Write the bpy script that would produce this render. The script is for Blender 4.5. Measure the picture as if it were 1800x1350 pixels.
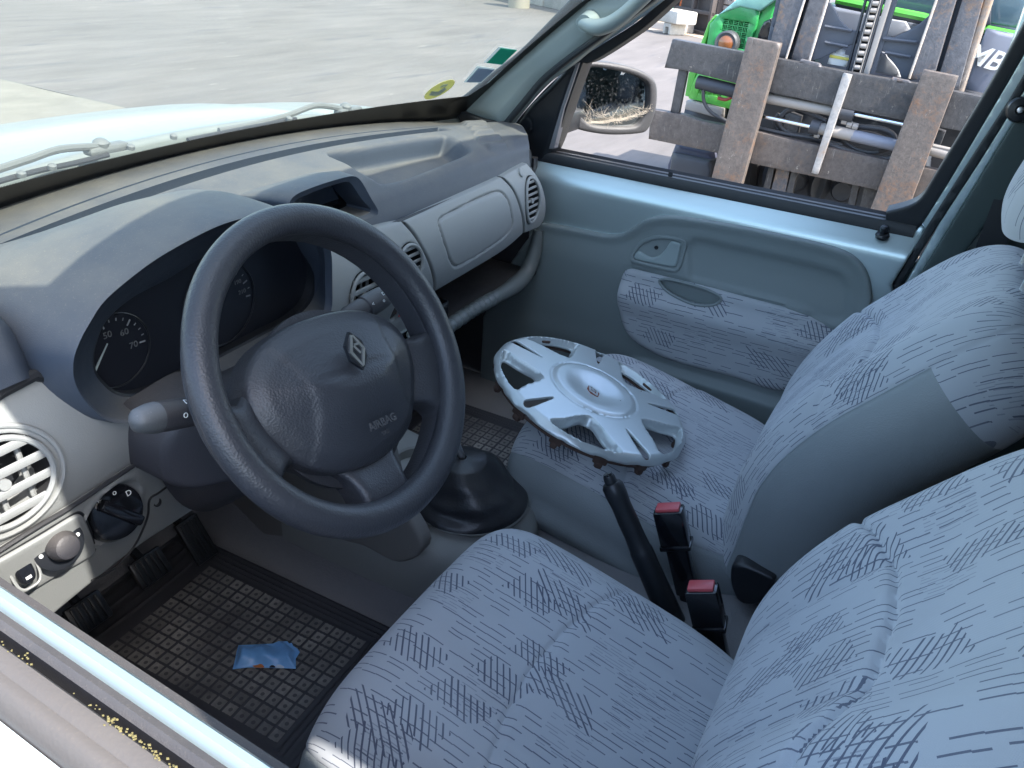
import bpy, bmesh, math, random
import numpy as np
from mathutils import Vector, Matrix
from mathutils.geometry import delaunay_2d_cdt
random.seed(7); RNG=np.random.RandomState(7)
for o in list(bpy.data.objects): bpy.data.objects.remove(o)
SC=bpy.context.scene; COL=SC.collection
# ------------------------------------------------------------------ camera
F=1371.35; CAM=np.array([-.931,-.522,1.432])
YAW,PIT,ROL=1.08562,.52317,-.07178
def _rot():
    y,p,r=YAW,PIT,ROL
    f=np.array([math.cos(p)*math.sin(y),math.cos(p)*math.cos(y),-math.sin(p)])
    rt=np.array([math.cos(y),-math.sin(y),0]); dn=np.cross(f,rt)
    c,s=math.cos(r),math.sin(r)
    return np.array([c*rt+s*dn,-s*rt+c*dn,f])
RC=_rot()
cd=bpy.data.cameras.new('camera'); cam=bpy.data.objects.new('camera',cd); COL.objects.link(cam)
cam.matrix_world=Matrix([[RC[0][i],-RC[1][i],-RC[2][i],CAM[i]] for i in range(3)]+[[0,0,0,1]])
cd.sensor_width=36; cd.lens=36*F/1800; cd.clip_start=.02; cd.clip_end=800
SC.camera=cam
# ------------------------------------------------------------------ light
SUN=np.array([-.17,-.90,1.0]); SUN/=np.linalg.norm(SUN)
w=bpy.data.worlds.new('World'); SC.world=w; w.use_nodes=True
nt=w.node_tree; bg=nt.nodes['Background']; sky=nt.nodes.new('ShaderNodeTexSky')
sky.sky_type='NISHITA'; sky.sun_disc=False
sky.sun_elevation=math.asin(SUN[2]); sky.sun_rotation=math.atan2(SUN[0],SUN[1])
sky.altitude=50; sky.air_density=1.0; sky.dust_density=1.5; sky.ozone_density=1.2
mx=nt.nodes.new('ShaderNodeMix'); mx.data_type='RGBA'; mx.blend_type='MULTIPLY'; mx.inputs[0].default_value=1; mx.inputs[7].default_value=(.97,.95,.92,1); nt.links.new(sky.outputs[0],mx.inputs[6]); nt.links.new(mx.outputs[2],bg.inputs[0]); bg.inputs[1].default_value=.15
sd=bpy.data.lights.new('sun','SUN'); sd.energy=2.05; sd.angle=math.radians(.5); sd.color=(1,.955,.89)
so=bpy.data.objects.new('sun',sd); COL.objects.link(so)
so.rotation_euler=Vector(SUN).to_track_quat('Z','Y').to_euler()
SC.view_settings.view_transform='Standard'; SC.view_settings.look='None'
SC.view_settings.gamma=1; SC.view_settings.use_curve_mapping=False
SC.view_settings.exposure=2.45
try:
    SC.cycles.max_bounces=10; SC.cycles.diffuse_bounces=5; SC.cycles.transparent_max_bounces=12
    SC.cycles.use_denoising=True
except Exception: pass
# ------------------------------------------------------------------ tools
def ray(px,py):
    d=RC.T@np.array([(px-900)/F,(py-675)/F,1.]); return d
def on(px,py,ax,val):
    i='xyz'.index(ax); d=ray(px,py); return CAM+d*((val-CAM[i])/d[i])
class Surf:
    """frame O,U,V,N and height g(a,b) (array friendly). N looks at the cabin"""
    def __init__(s,O,U,V,N,g=None):
        s.O,s.U,s.V,s.N=[np.array(q,float) for q in (O,U,V,N)]
        s.g=g or (lambda a,b:np.zeros_like(np.asarray(a,float)))
    def pt(s,a,b,h=0):
        a=np.asarray(a,float); b=np.asarray(b,float)
        n=s.g(a,b)+h
        return s.O+a[...,None]*s.U+b[...,None]*s.V+n[...,None]*s.N
    def inv(s,px,py,h=0):
        d=ray(px,py); c=CAM-s.O
        ca,cb,cn=c@s.U,c@s.V,c@s.N; da,db,dn=d@s.U,d@s.V,d@s.N
        t=-cn/dn
        for _ in range(40):
            gg=float(s.g(np.float64(ca+t*da),np.float64(cb+t*db)))+h
            t2=(gg-cn)/dn; t=t+.7*(t2-t)
        return (ca+t*da,cb+t*db)
    def tr(s,pts,h=0): return [s.inv(x,y,h) for x,y in pts]
def SX(g): return Surf((0,0,0),(0,1,0),(0,0,1),(-1,0,0),lambda a,b:-g(a,b)+0*a)  # x=g(y,z) facing -X
def SY(g): return Surf((0,0,0),(1,0,0),(0,0,1),(0,-1,0),lambda a,b:-g(a,b)+0*a)  # y=g(x,z) facing -Y
def SZ(g): return Surf((0,0,0),(1,0,0),(0,1,0),(0,0,1),lambda a,b:g(a,b)+0*a)    # z=g(x,y) facing up
def cr(pts,n=8,closed=True,sharp=()):
    """catmull rom through 2D/3D points; indices in sharp stay corners"""
    P=np.array(pts,float); N=len(P); out=[]
    rng=range(N) if closed else range(N-1)
    for i in rng:
        p1=P[i]; p2=P[(i+1)%N]
        p0=P[(i-1)%N] if (closed or i>0) else p1
        p3=P[(i+2)%N] if (closed or i+2<N) else p2
        m1=(p2-p0)*.5; m2=(p3-p1)*.5
        if i in sharp: m1=(p2-p1)
        if (i+1)%N in sharp: m2=(p2-p1)
        L=np.linalg.norm(p2-p1)
        for m in (m1,m2):
            l=np.linalg.norm(m)
            if l>1.2*L: m*=1.2*L/l
        for k in range(n):
            t=k/n; h=t*t*t; q=t*t
            out.append((2*h-3*q+1)*p1+(h-2*q+t)*m1+(-2*h+3*q)*p2+(h-q)*m2)
    if not closed: out.append(P[-1])
    return np.array(out)
def resample(P,step,closed=True):
    P=np.asarray(P,float); out=[]; n=len(P)
    for i in range(n if closed else n-1):
        a=P[i];b=P[(i+1)%n]; L=np.linalg.norm(b-a)
        if L<1e-7: continue
        k=max(1,int(math.ceil(L/step)))
        for j in range(k): out.append(a+(b-a)*j/k)
    if not closed: out.append(P[-1])
    return np.array(out)
def inside(P,poly):
    x,y=P[:,0],P[:,1]; r=np.zeros(len(P),bool); n=len(poly); j=n-1
    for i in range(n):
        xi,yi=poly[i];xj,yj=poly[j]
        if yi!=yj:
            c=((yi>y)!=(yj>y))&(x<(xj-xi)*(y-yi)/(yj-yi)+xi); r^=c
        j=i
    return r
def dist(P,poly,closed=True):
    A=np.asarray(poly,float); B=np.roll(A,-1,0)
    if not closed: A,B=A[:-1],B[:-1]
    D=np.full(len(P),1e9)
    for a,b in zip(A,B):
        ab=b-a; L=ab@ab
        if L<1e-14: continue
        t=np.clip(((P-a)@ab)/L,0,1); d=np.hypot(*(P-a-t[:,None]*ab).T); D=np.minimum(D,d)
    return D
def smooth(x): x=np.clip(x,0,1); return x*x*(3-2*x)
def mesh(name,V,Fc,mat,parent=None,uv=None,sm=True,ang=35,mi=None):
    me=bpy.data.meshes.new(name); me.from_pydata([tuple(map(float,q)) for q in V],[],[tuple(map(int,f)) for f in Fc]); me.update()
    mats=mat if isinstance(mat,(list,tuple)) else [mat]
    for m in mats: me.materials.append(m)
    if mi is not None: me.polygons.foreach_set('material_index',list(mi))
    if uv is not None:
        l=me.uv_layers.new(name='UVMap'); uv=np.asarray(uv,float)
        idx=np.empty(len(me.loops),int); me.loops.foreach_get('vertex_index',idx)
        l.data.foreach_set('uv',uv[idx].ravel())
    if sm:
        me.polygons.foreach_set('use_smooth',[True]*len(me.polygons))
        try: me.set_sharp_from_angle(angle=math.radians(ang))
        except Exception: pass
    o=bpy.data.objects.new(name,me); COL.objects.link(o)
    if parent: o.parent=parent
    return o
def meta(o,label=None,cat=None,group=None,kind=None):
    for k,v in (('label',label),('category',cat),('group',group),('kind',kind)):
        if v: o[k]=v
    return o
def empty(name,loc=(0,0,0),label=None,cat=None,group=None,rot=None,kind=None):
    o=bpy.data.objects.new(name,None); COL.objects.link(o); o.location=loc; o.empty_display_size=.1
    if rot: o.rotation_euler=rot
    return meta(o,label,cat,group,kind)
class MB:
    """collects several shapes into one mesh"""
    def __init__(s): s.v=[];s.f=[]
    def add(s,V,Fc):
        k=len(s.v); s.v+= [tuple(q) for q in V]; s.f+=[tuple(i+k for i in f) for f in Fc]; return s
    def box(s,c,d,R=None,bv=0):
        c=np.array(c,float); h=np.array(d,float)/2; bv=min(bv,.45*min(d)) if bv else 0
        if not bv:
            V=np.array([(x,y,z) for x in (-1,1) for y in (-1,1) for z in (-1,1)],float)*h
            Fc=[(0,1,3,2),(4,6,7,5),(0,4,5,1),(2,3,7,6),(0,2,6,4),(1,5,7,3)]
        else:
            bm=bmesh.new(); bmesh.ops.create_cube(bm,size=1)
            for q in bm.verts: q.co=Vector((q.co.x*2*h[0],q.co.y*2*h[1],q.co.z*2*h[2]))
            bmesh.ops.bevel(bm,geom=list(bm.edges),offset=bv,segments=2,affect='EDGES',profile=.5)
            bm.verts.ensure_lookup_table(); V=np.array([q.co[:] for q in bm.verts]); Fc=[tuple(q.index for q in f.verts) for f in bm.faces]; bm.free()
        if R is not None: V=V@np.array(R).T
        return s.add(V+c,Fc)
    def tube(s,P,r,n=12,closed=False,cap=True,sc=None,smoothn=0):
        P=np.array(P,float)
        if smoothn: P=cr(P,smoothn,closed)
        m=len(P); r=np.broadcast_to(np.array(r,float),(m,)) if np.ndim(r)==0 or len(r)==m else np.interp(np.linspace(0,1,m),np.linspace(0,1,len(r)),r)
        T=np.roll(P,-1,0)-np.roll(P,1,0)
        if not closed: T[0]=P[1]-P[0]; T[-1]=P[-1]-P[-2]
        T/=np.linalg.norm(T,axis=1)[:,None]+1e-12
        up=np.array([0,0,1.]) if abs(T[0][2])<.9 else np.array([1.,0,0])
        A=np.cross(up,T[0]); A/=np.linalg.norm(A); V=[]
        for i in range(m):
            A=A-(A@T[i])*T[i]; A/=np.linalg.norm(A); B=np.cross(T[i],A)
            for k in range(n):
                th=2*math.pi*k/n; V.append(P[i]+r[i]*(math.cos(th)*A+math.sin(th)*B*(sc or 1)))
        Fc=[]
        for i in range(m if closed else m-1):
            j=(i+1)%m
            for k in range(n):
                l=(k+1)%n; Fc.append((i*n+k,i*n+l,j*n+l,j*n+k))
        if cap and not closed:
            Fc.append(tuple(range(n))[::-1]); Fc.append(tuple((m-1)*n+k for k in range(n)))
        return s.add(V,Fc)
    def prism(s,poly,O,U,V,N,h0,h1):
        O,U,V,N=[np.array(q,float) for q in (O,U,V,N)]; n=len(poly)
        P=[O+a*U+b*V+h0*N for a,b in poly]+[O+a*U+b*V+h1*N for a,b in poly]
        Fc=[tuple(range(n))[::-1],tuple(range(n,2*n))]+[(i,(i+1)%n,n+(i+1)%n,n+i) for i in range(n)]
        return s.add(P,Fc)
    def lathe(s,prof,O,ax,n=32,up=None):
        """prof [(r,h)...] about axis ax from O"""
        O=np.array(O,float); ax=np.array(ax,float); ax/=np.linalg.norm(ax)
        u=np.cross(ax,(0,0,1) if abs(ax[2])<.9 else (1,0,0)); u/=np.linalg.norm(u); v_=np.cross(ax,u)
        V=[];Fc=[];m=len(prof)
        for r,h in prof:
            for k in range(n):
                t=2*math.pi*k/n; V.append(O+h*ax+r*(math.cos(t)*u+math.sin(t)*v_))
        for i in range(m-1):
            for k in range(n):
                l=(k+1)%n; Fc.append((i*n+k,(i+1)*n+k,(i+1)*n+l,i*n+l))
        if prof[0][0]>1e-5: Fc.append(tuple(range(n)))
        if prof[-1][0]>1e-5: Fc.append(tuple((m-1)*n+k for k in range(n))[::-1])
        return s.add(V,Fc)
    def build(s,name,mat,parent=None,sm=True,ang=35):
        o=mesh(name,s.v,s.f,mat,parent,sm=sm,ang=ang); me=o.data
        bm=bmesh.new(); bm.from_mesh(me); bmesh.ops.remove_doubles(bm,verts=bm.verts,dist=1e-6); bmesh.ops.recalc_face_normals(bm,faces=bm.faces); bm.to_mesh(me); bm.free()
        if sm:
            me.polygons.foreach_set('use_smooth',[True]*len(me.polygons))
            try: me.set_sharp_from_angle(angle=math.radians(ang))
            except Exception: pass
        return o
def panel(name,mat,surf,outline,holes=(),step=.008,h=None,h0=0.,thick=.01,rr=.003,parent=None,rings=(0.15,.5,1.0),holewall=None,uvs=1.,holeround=True):
    """sheet on surf bounded by outline (list in surf coords), height h(a,b,d) above it, rolled edge rr, side walls thick"""
    out=resample(outline,step); hs=[resample(q,step) for q in holes]
    def orient(p,ccw):
        A=.5*np.sum(p[:,0]*np.roll(p[:,1],-1)-np.roll(p[:,0],-1)*p[:,1]); return p if (A>0)==ccw else p[::-1]
    out=orient(out,True); hs=[orient(q,False) for q in hs]
    loops=[out]+hs
    def ok(P,mn):
        m=inside(P,out)
        for q in hs: m&=~inside(P,q)
        P=P[m]
        if len(P)==0: return P
        D=dist(P,out)
        for q in hs: D=np.minimum(D,dist(P,q))
        return P[D>mn]
    extra=[]
    if rr>0:
        for q in loops:
            t=np.roll(q,-1,0)-np.roll(q,1,0); t/=np.linalg.norm(t,axis=1)[:,None]+1e-12
            nn=np.c_[-t[:,1],t[:,0]]
            for f in rings: 
                e=ok(q+nn*rr*f,rr*f*.85)
                if len(e): extra.append(e)
    lo,hi=out.min(0),out.max(0)
    gx,gy=np.meshgrid(np.arange(lo[0],hi[0],step),np.arange(lo[1],hi[1],step))
    gx=gx+(np.arange(gx.shape[0])%2)[:,None]*step*.5
    G=ok(np.c_[gx.ravel(),gy.ravel()],max(step*.45,rr*1.25))
    pts=list(out); edges=[]; k=0
    for q in loops:
        if q is not out: pts+=list(q)
        n=len(q); edges+=[(k+i,k+(i+1)%n) for i in range(n)]; k+=n
    nb=k
    for e in extra: pts+=list(e)
    pts+=list(G)
    r=delaunay_2d_cdt([Vector(p) for p in pts],edges,[],0,1e-7)
    P=np.array([q[:] for q in r[0]]); tri=np.array([f for f in r[2] if len(f)==3])
    C=P[tri].mean(1); m=inside(C,out)
    for q in hs: m&=~inside(C,q)
    tri=tri[m]
    D=dist(P,out)
    if holeround:
        for q in hs: D=np.minimum(D,dist(P,q))
    a,b=P[:,0],P[:,1]
    H=np.full(len(P),float(h0))
    if h is not None: H=H+h(a,b,dist(P,out))
    if rr>0:
        q=np.clip(1-D/rr,0,1); H=H-rr*(1-np.sqrt(1-q*q))
    X=surf.pt(a,b,H)
    # orientation towards N
    e1=P[tri[:,1]]-P[tri[:,0]]; e2=P[tri[:,2]]-P[tri[:,0]]; fl=(e1[:,0]*e2[:,1]-e1[:,1]*e2[:,0])<0
    hand=np.dot(np.cross(surf.U,surf.V),surf.N)>0
    tri[fl]=tri[fl][:,::-1]
    if not hand: tri=tri[:,::-1]
    Fc=[tuple(t) for t in tri]; V=list(X); UV=list(np.c_[a,b]*uvs)
    if thick:
        # map boundary loops through r[3] (orig verts)
        om={}
        for i,src in enumerate(r[3]):
            for s_ in src: om[s_]=i
        k=0
        for li,q in enumerate(loops):
            n=len(q); th=thick if li==0 or holewall is None else holewall
            ids=[om.get(k+i) for i in range(n)]; k+=n
            if None in ids: continue
            base=len(V)
            for i in ids: V.append(X[i]-surf.N*th); UV.append(np.array([a[i],b[i]])*uvs)
            for i in range(n):
                j=(i+1)%n; f=(ids[i],ids[j],base+j,base+i)
                if hand: f=f[::-1]
                Fc.append(f)
    used=sorted(set(i for f in Fc for i in f)); mp={u:i for i,u in enumerate(used)}
    V=[V[u] for u in used]; UV=[UV[u] for u in used]; Fc=[tuple(mp[i] for i in f) for f in Fc]
    return mesh(name,V,Fc,mat,parent,uv=UV,ang=50)
def loft(name,R,mat,parent=None,closed=False,uv=False,cap=False,ang=40,flip=False):
    R=np.array(R,float); m,n=R.shape[:2]; V=R.reshape(-1,3); Fc=[]
    for i in range(m-1):
        for k in range(n if closed else n-1):
            l=(k+1)%n; f=(i*n+k,i*n+l,(i+1)*n+l,(i+1)*n+k); Fc.append(f[::-1] if flip else f)
    if cap: Fc+= [tuple(range(n))[::-1],tuple((m-1)*n+k for k in range(n))]
    UV=None
    if uv:
        u=np.r_[0,np.cumsum(np.linalg.norm(R[1:,n//2]-R[:-1,n//2],axis=1))]; v_=np.concatenate([np.zeros((m,1)),np.cumsum(np.linalg.norm(R[:,1:]-R[:,:-1],axis=2),1)],1)
        v_-=v_[:,[n//2]]; UV=np.stack([np.repeat(u[:,None],n,1),v_],2).reshape(-1,2)
    return mesh(name,V,Fc,mat,parent,uv=UV,ang=ang)
def text(s,size,mat,M4,name,parent=None,ext=.0003,align='CENTER',bold=0,shear=0,space=1):
    c=bpy.data.curves.new(name,'FONT'); c.body=s; c.size=size; c.extrude=ext; c.align_x=align; c.align_y='CENTER'; c.resolution_u=3; c.offset=bold; c.shear=shear; c.space_character=space
    o=bpy.data.objects.new(name,c); COL.objects.link(o); bpy.context.view_layer.update()
    me=bpy.data.meshes.new_from_object(o.evaluated_get(bpy.context.evaluated_depsgraph_get()))
    bpy.data.objects.remove(o); bpy.data.curves.remove(c)
    me.transform(M4); me.materials.clear(); me.materials.append(mat); me.name=name
    o=bpy.data.objects.new(name,me); COL.objects.link(o)
    if parent: o.parent=parent
    return o
def frame4(O,X,Y):
    X=Vector(X).normalized(); Y=Vector(Y); Z=X.cross(Y).normalized(); Y=Z.cross(X).normalized()
    return Matrix([[X[i],Y[i],Z[i],O[i]] for i in range(3)]+[[0,0,0,1]])
def join(name,objs,parent=None):
    """merge same-thing meshes into the first"""
    V=[];Fc=[];mats=[];mi=[];
    for o in objs:
        k=len(V); V+=[q.co[:] for q in o.data.vertices]; off=len(mats); mats+=list(o.data.materials)
        for p in o.data.polygons: Fc.append(tuple(i+k for i in p.vertices)); mi.append(off+p.material_index)
        bpy.data.objects.remove(o)
    return mesh(name,V,Fc,mats,parent,mi=mi,sm=False)
# ------------------------------------------------------------------ materials
class E:
    def __init__(s,nt,sock): s.nt,s.s=nt,sock
    def _m(s,op,o=None,o2=None,clamp=False):
        n=s.nt.nodes.new('ShaderNodeMath'); n.operation=op; n.use_clamp=clamp; s.nt.links.new(s.s,n.inputs[0])
        for i,q in ((1,o),(2,o2)):
            if q is None: continue
            if isinstance(q,E): s.nt.links.new(q.s,n.inputs[i])
            else: n.inputs[i].default_value=q
        return E(s.nt,n.outputs[0])
    def __add__(s,o): return s._m('ADD',o)
    def __sub__(s,o): return s._m('SUBTRACT',o)
    def __mul__(s,o): return s._m('MULTIPLY',o)
    def __truediv__(s,o): return s._m('DIVIDE',o)
    def floor(s): return s._m('FLOOR')
    def fract(s): return s._m('FRACT')
    def abs(s): return s._m('ABSOLUTE')
    def lt(s,o): return s._m('LESS_THAN',o)
    def gt(s,o): return s._m('GREATER_THAN',o)
    def max(s,o): return s._m('MAXIMUM',o)
    def min(s,o): return s._m('MINIMUM',o)
    def clamp(s): return s._m('ADD',0.,clamp=True)
def comb(nt,x,y,z=0.):
    n=nt.nodes.new('ShaderNodeCombineXYZ')
    for i,q in enumerate((x,y,z)):
        if isinstance(q,E): nt.links.new(q.s,n.inputs[i])
        else: n.inputs[i].default_value=q
    return n.outputs[0]
def hashn(nt,x,y,z=0.):
    n=nt.nodes.new('ShaderNodeTexWhiteNoise'); n.noise_dimensions='3D'; nt.links.new(comb(nt,x,y,z),n.inputs['Vector']); return E(nt,n.outputs['Value'])
def noise(nt,vec,scale,detail=3,rough=.55,dist_=0.):
    n=nt.nodes.new('ShaderNodeTexNoise'); n.inputs['Scale'].default_value=scale; n.inputs['Detail'].default_value=detail; n.inputs['Roughness'].default_value=rough; n.inputs['Distortion'].default_value=dist_
    if vec is not None: nt.links.new(vec,n.inputs['Vector'])
    return E(nt,n.outputs['Fac'])
def ramp(nt,e,stops):
    n=nt.nodes.new('ShaderNodeValToRGB'); nt.links.new(e.s,n.inputs[0]); cr_=n.color_ramp
    while len(cr_.elements)<len(stops): cr_.elements.new(.5)
    for el,(p,c) in zip(cr_.elements,stops): el.position=p; el.color=(*c,1) if len(c)==3 else c
    return n.outputs[0]
def mixc(nt,f,a,b):
    n=nt.nodes.new('ShaderNodeMix'); n.data_type='RGBA'
    if isinstance(f,E): nt.links.new(f.s,n.inputs[0])
    else: n.inputs[0].default_value=f
    for i,q in ((6,a),(7,b)):
        if isinstance(q,tuple): n.inputs[i].default_value=(*q,1)
        else: nt.links.new(q,n.inputs[i])
    return n.outputs[2]
def newmat(name):
    m=bpy.data.materials.new(name); m.use_nodes=True; nt=m.node_tree; return m,nt,nt.nodes['Principled BSDF']
def bump(nt,b,h,strength=.2,dist_=.001):
    n=nt.nodes.new('ShaderNodeBump'); n.inputs['Strength'].default_value=strength; n.inputs['Distance'].default_value=dist_
    nt.links.new(h.s,n.inputs['Height']); nt.links.new(n.outputs[0],b.inputs['Normal']); return n
def objco(nt):
    n=nt.nodes.new('ShaderNodeTexCoord'); return n.outputs['Object']
def mscale(nt,vec,s,r=(0,0,0)):
    n=nt.nodes.new('ShaderNodeMapping'); n.inputs['Scale'].default_value=s; n.inputs['Rotation'].default_value=r; nt.links.new(vec,n.inputs['Vector']); return n.outputs[0]
def plastic(name,col,rough=.5,grain=700,gs=.25,dust=0.,dcol=(.30,.26,.21),var=.12,metal=0.,spec=.5,coat=0.,scratch=0.,rv=.14):
    m,nt,b=newmat(name); co=objco(nt)
    n1=noise(nt,co,3.5,5); n2=noise(nt,co,55,4)
    c=mixc(nt,((n1-.5)*2*var+.5).clamp(),tuple(q*(1-var*.8) for q in col),tuple(min(1,q*(1+var*.8)) for q in col))
    rg=n2*rv+(rough-rv/2)
    if dust:
        g=nt.nodes.new('ShaderNodeNewGeometry'); sp=nt.nodes.new('ShaderNodeSeparateXYZ'); nt.links.new(g.outputs['Normal'],sp.inputs[0])
        up=E(nt,sp.outputs['Z']); n3=noise(nt,co,9,6,.65); n4=noise(nt,co,420,2)
        f=((up-.15)*1.3).clamp()*((n3*1.5-.25).clamp()*.75+(n4.gt(.66))*.35+.15)*dust
        f=f.clamp(); c=mixc(nt,f,c,dcol); rg=(rg+f*.3).clamp()
    if scratch:
        n5=noise(nt,mscale(nt,co,(30,200,30),(.4,.3,.9)),4,3); c=mixc(nt,((n5-.68)*9).clamp()*scratch,c,tuple(min(1,q*1.9+.05) for q in col))
    nt.links.new(c,b.inputs['Base Color']); nt.links.new(rg.s,b.inputs['Roughness'])
    b.inputs['Metallic'].default_value=metal; b.inputs['Specular IOR Level'].default_value=spec
    b.inputs['Coat Weight'].default_value=coat; b.inputs['Coat Roughness'].default_value=.12
    if gs:
        v1=nt.nodes.new('ShaderNodeTexVoronoi'); v1.inputs['Scale'].default_value=grain; nt.links.new(co,v1.inputs['Vector'])
        bump(nt,b,E(nt,v1.outputs['Distance'])+noise(nt,co,grain*.3,2)*.7,gs,.0006)
    return m
def flat(name,col,rough=.5,metal=0.,spec=.5,emit=0):
    m,nt,b=newmat(name); b.inputs['Base Color'].default_value=(*col,1); b.inputs['Roughness'].default_value=rough; b.inputs['Metallic'].default_value=metal; b.inputs['Specular IOR Level'].default_value=spec
    return m
def fabric(name):
    m,nt,b=newmat(name)
    uvn=nt.nodes.new('ShaderNodeUVMap'); sp=nt.nodes.new('ShaderNodeSeparateXYZ'); nt.links.new(uvn.outputs[0],sp.inputs[0])
    u=E(nt,sp.outputs[0]); v_=E(nt,sp.outputs[1])
    wob=noise(nt,mscale(nt,uvn.outputs[0],(40,40,1)),1,2)
    def dashes(u,v_,row,L,th,thr,seed,jit=.35,lmin=.45):
        r=v_/row; i=r.floor(); h1=hashn(nt,i,seed); a=u/L+h1*7.3; j=a.floor(); fa=a.fract()
        h2=hashn(nt,i,j,seed+.5); h3=hashn(nt,j,i,seed+1.5)
        fr=r.fract()-.5+(h2-.5)*jit
        # small step halfway along
        fr=fr+(fa.gt(.5)*.06)
        line=(fr.abs()*row).lt(th)
        return line*(h3.gt(thr))*(fa.lt(h2*(1-lmin)+lmin))
    d1=dashes(u,v_,.0100,.046,.00072,.24,1.)
    # dense patches
    ci=(u/.055).floor(); cj=(v_/.045+hashn(nt,ci,3.3)*3).floor()
    pm=hashn(nt,ci,cj,9.1).gt(.86)
    d2=dashes(u,v_,.0046,.030,.00060,.15,2.)*pm
    # strong strokes crossing the dashes, in columns of parallel hatch
    def strokes(ang,sh,seed,thr,cu,cv):
        c,s=math.cos(ang),math.sin(ang)
        p=u*c+v_*s; q=v_*c-u*s
        gi=((u+v_*sh)/cu).floor(); gj=((v_-u*.12)/cv+hashn(nt,gi,seed)*5.).floor()
        hh=hashn(nt,gi,gj,seed+4)
        fu=((u+v_*sh)/cu).fract(); 
        m1=hh.gt(thr)*fu.gt(.10)*fu.lt(.86)
        r=q/.0078; i=r.floor(); h1=hashn(nt,i,gi,seed+7); fr=(r.fract()-.5).abs()*.0078
        cut=((v_-u*.12)/cv+hashn(nt,gi,seed)*5.).fract()
        m2=((cut-.5).abs()).lt(h1*.14+.24)
        thk=hashn(nt,i,gj,seed+2)*.0004+.00082
        return m1*m2*fr.lt(thk)
    s1=strokes(1.02,.45,11.,.72,.095,.058)
    s2=strokes(.70,-.5,23.,.84,.115,.060)
    mask=(d1*.78).max(d2*.35).max(s1*.88).max(s2*.85)
    # soft fading of the print
    fade=noise(nt,mscale(nt,uvn.outputs[0],(9,9,1)),1,2)
    mask=mask*((fade*1.0+.5).clamp())
    n1=noise(nt,mscale(nt,uvn.outputs[0],(7,7,1)),1,4)
    base=mixc(nt,n1,(.35,.37,.395),(.395,.405,.425))
    fine=noise(nt,mscale(nt,uvn.outputs[0],(1500,1500,1)),1,1)
    base=mixc(nt,fine*.30,base,(.49,.50,.515))
    # stains
    st=noise(nt,mscale(nt,uvn.outputs[0],(4,5,1)),1,6,.6)
    base=mixc(nt,((st-.56)*3).clamp()*.35,base,(.22,.20,.18))
    c=mixc(nt,mask,base,(.045,.055,.095))
    nt.links.new(c,b.inputs['Base Color']); b.inputs['Roughness'].default_value=.9
    b.inputs['Specular IOR Level'].default_value=.25; b.inputs['Sheen Weight'].default_value=.25; b.inputs['Sheen Roughness'].default_value=.5
    wv=(u*3200)._m('SINE')*(v_*3200)._m('SINE')
    bump(nt,b,wv*.4+fine-mask*.6,.25,.0005)
    return m
M={}
M['dark']=plastic('dash_dark_plastic',(.042,.056,.080),.52,900,.25,spec=.45,dust=.75,dcol=(.235,.212,.17),var=.04)
M['darkclean']=plastic('shroud_dark_plastic',(.034,.034,.04),.5,650,.3,dust=.25)
M['gray']=plastic('dash_grey_plastic',(.245,.255,.25),.5,800,.3,dust=.12,var=.05)
M['doorgray']=plastic('door_grey_plastic',(.185,.215,.215),.48,900,.25,var=.06)
M['vinyl']=plastic('seat_side_vinyl',(.215,.235,.24),.5,520,.4,var=.06)
M['paint']=plastic('pale_mint_paint',(.60,.71,.72),.36,900,0,var=.015,metal=.75,coat=.15,rv=.01)
M['paintout']=plastic('outer_paint',(.62,.70,.69),.25,900,0,var=.03,metal=.25,coat=.8,dust=.15,dcol=(.6,.57,.5))
M['pillar']=plastic('pillar_trim',(.24,.28,.275),.5,900,.2,var=.05)
M['handle']=plastic('grab_handle_plastic',(.26,.31,.31),.45,900,.2,var=.05)
M['rubber']=plastic('black_rubber',(.016,.018,.022),.5,500,.2,dust=.12)
M['black']=plastic('black_plastic',(.012,.014,.018),.35,700,.15,dust=.06)
M['gloss']=plastic('gloss_black',(.008,.009,.012),.12,700,0,dust=.02,coat=.5)
M['wheel']=plastic('wheel_foam',(.036,.038,.045),.40,420,.5,dust=.10,var=.25,dcol=(.2,.18,.15))
M['carpet']=plastic('floor_carpet',(.235,.235,.25),.95,260,.9,dust=.35,dcol=(.2,.17,.13),spec=.1)
M['chrome']=flat('chrome',(.85,.86,.87),.28,1.)
M['white']=flat('marking_white',(.75,.77,.75),.5)
M['hubcap']=plastic('hubcap_silver',(.52,.56,.56),.33,900,0,var=.06,metal=.45,coat=.2,scratch=.15)
M['red']=flat('release_red',(.55,.09,.10),.3)
M['fabric']=fabric('seat_fabric')
# ================================================================== van
van=empty('van',(0,0,0),'pale mint panel van with its cab seen through the open driver window','van')
def part(name,label=None):
    o=empty(name); o.parent=van
    if label: o['label']=label
    return o
X3,Y3,Z3=np.eye(3)
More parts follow.
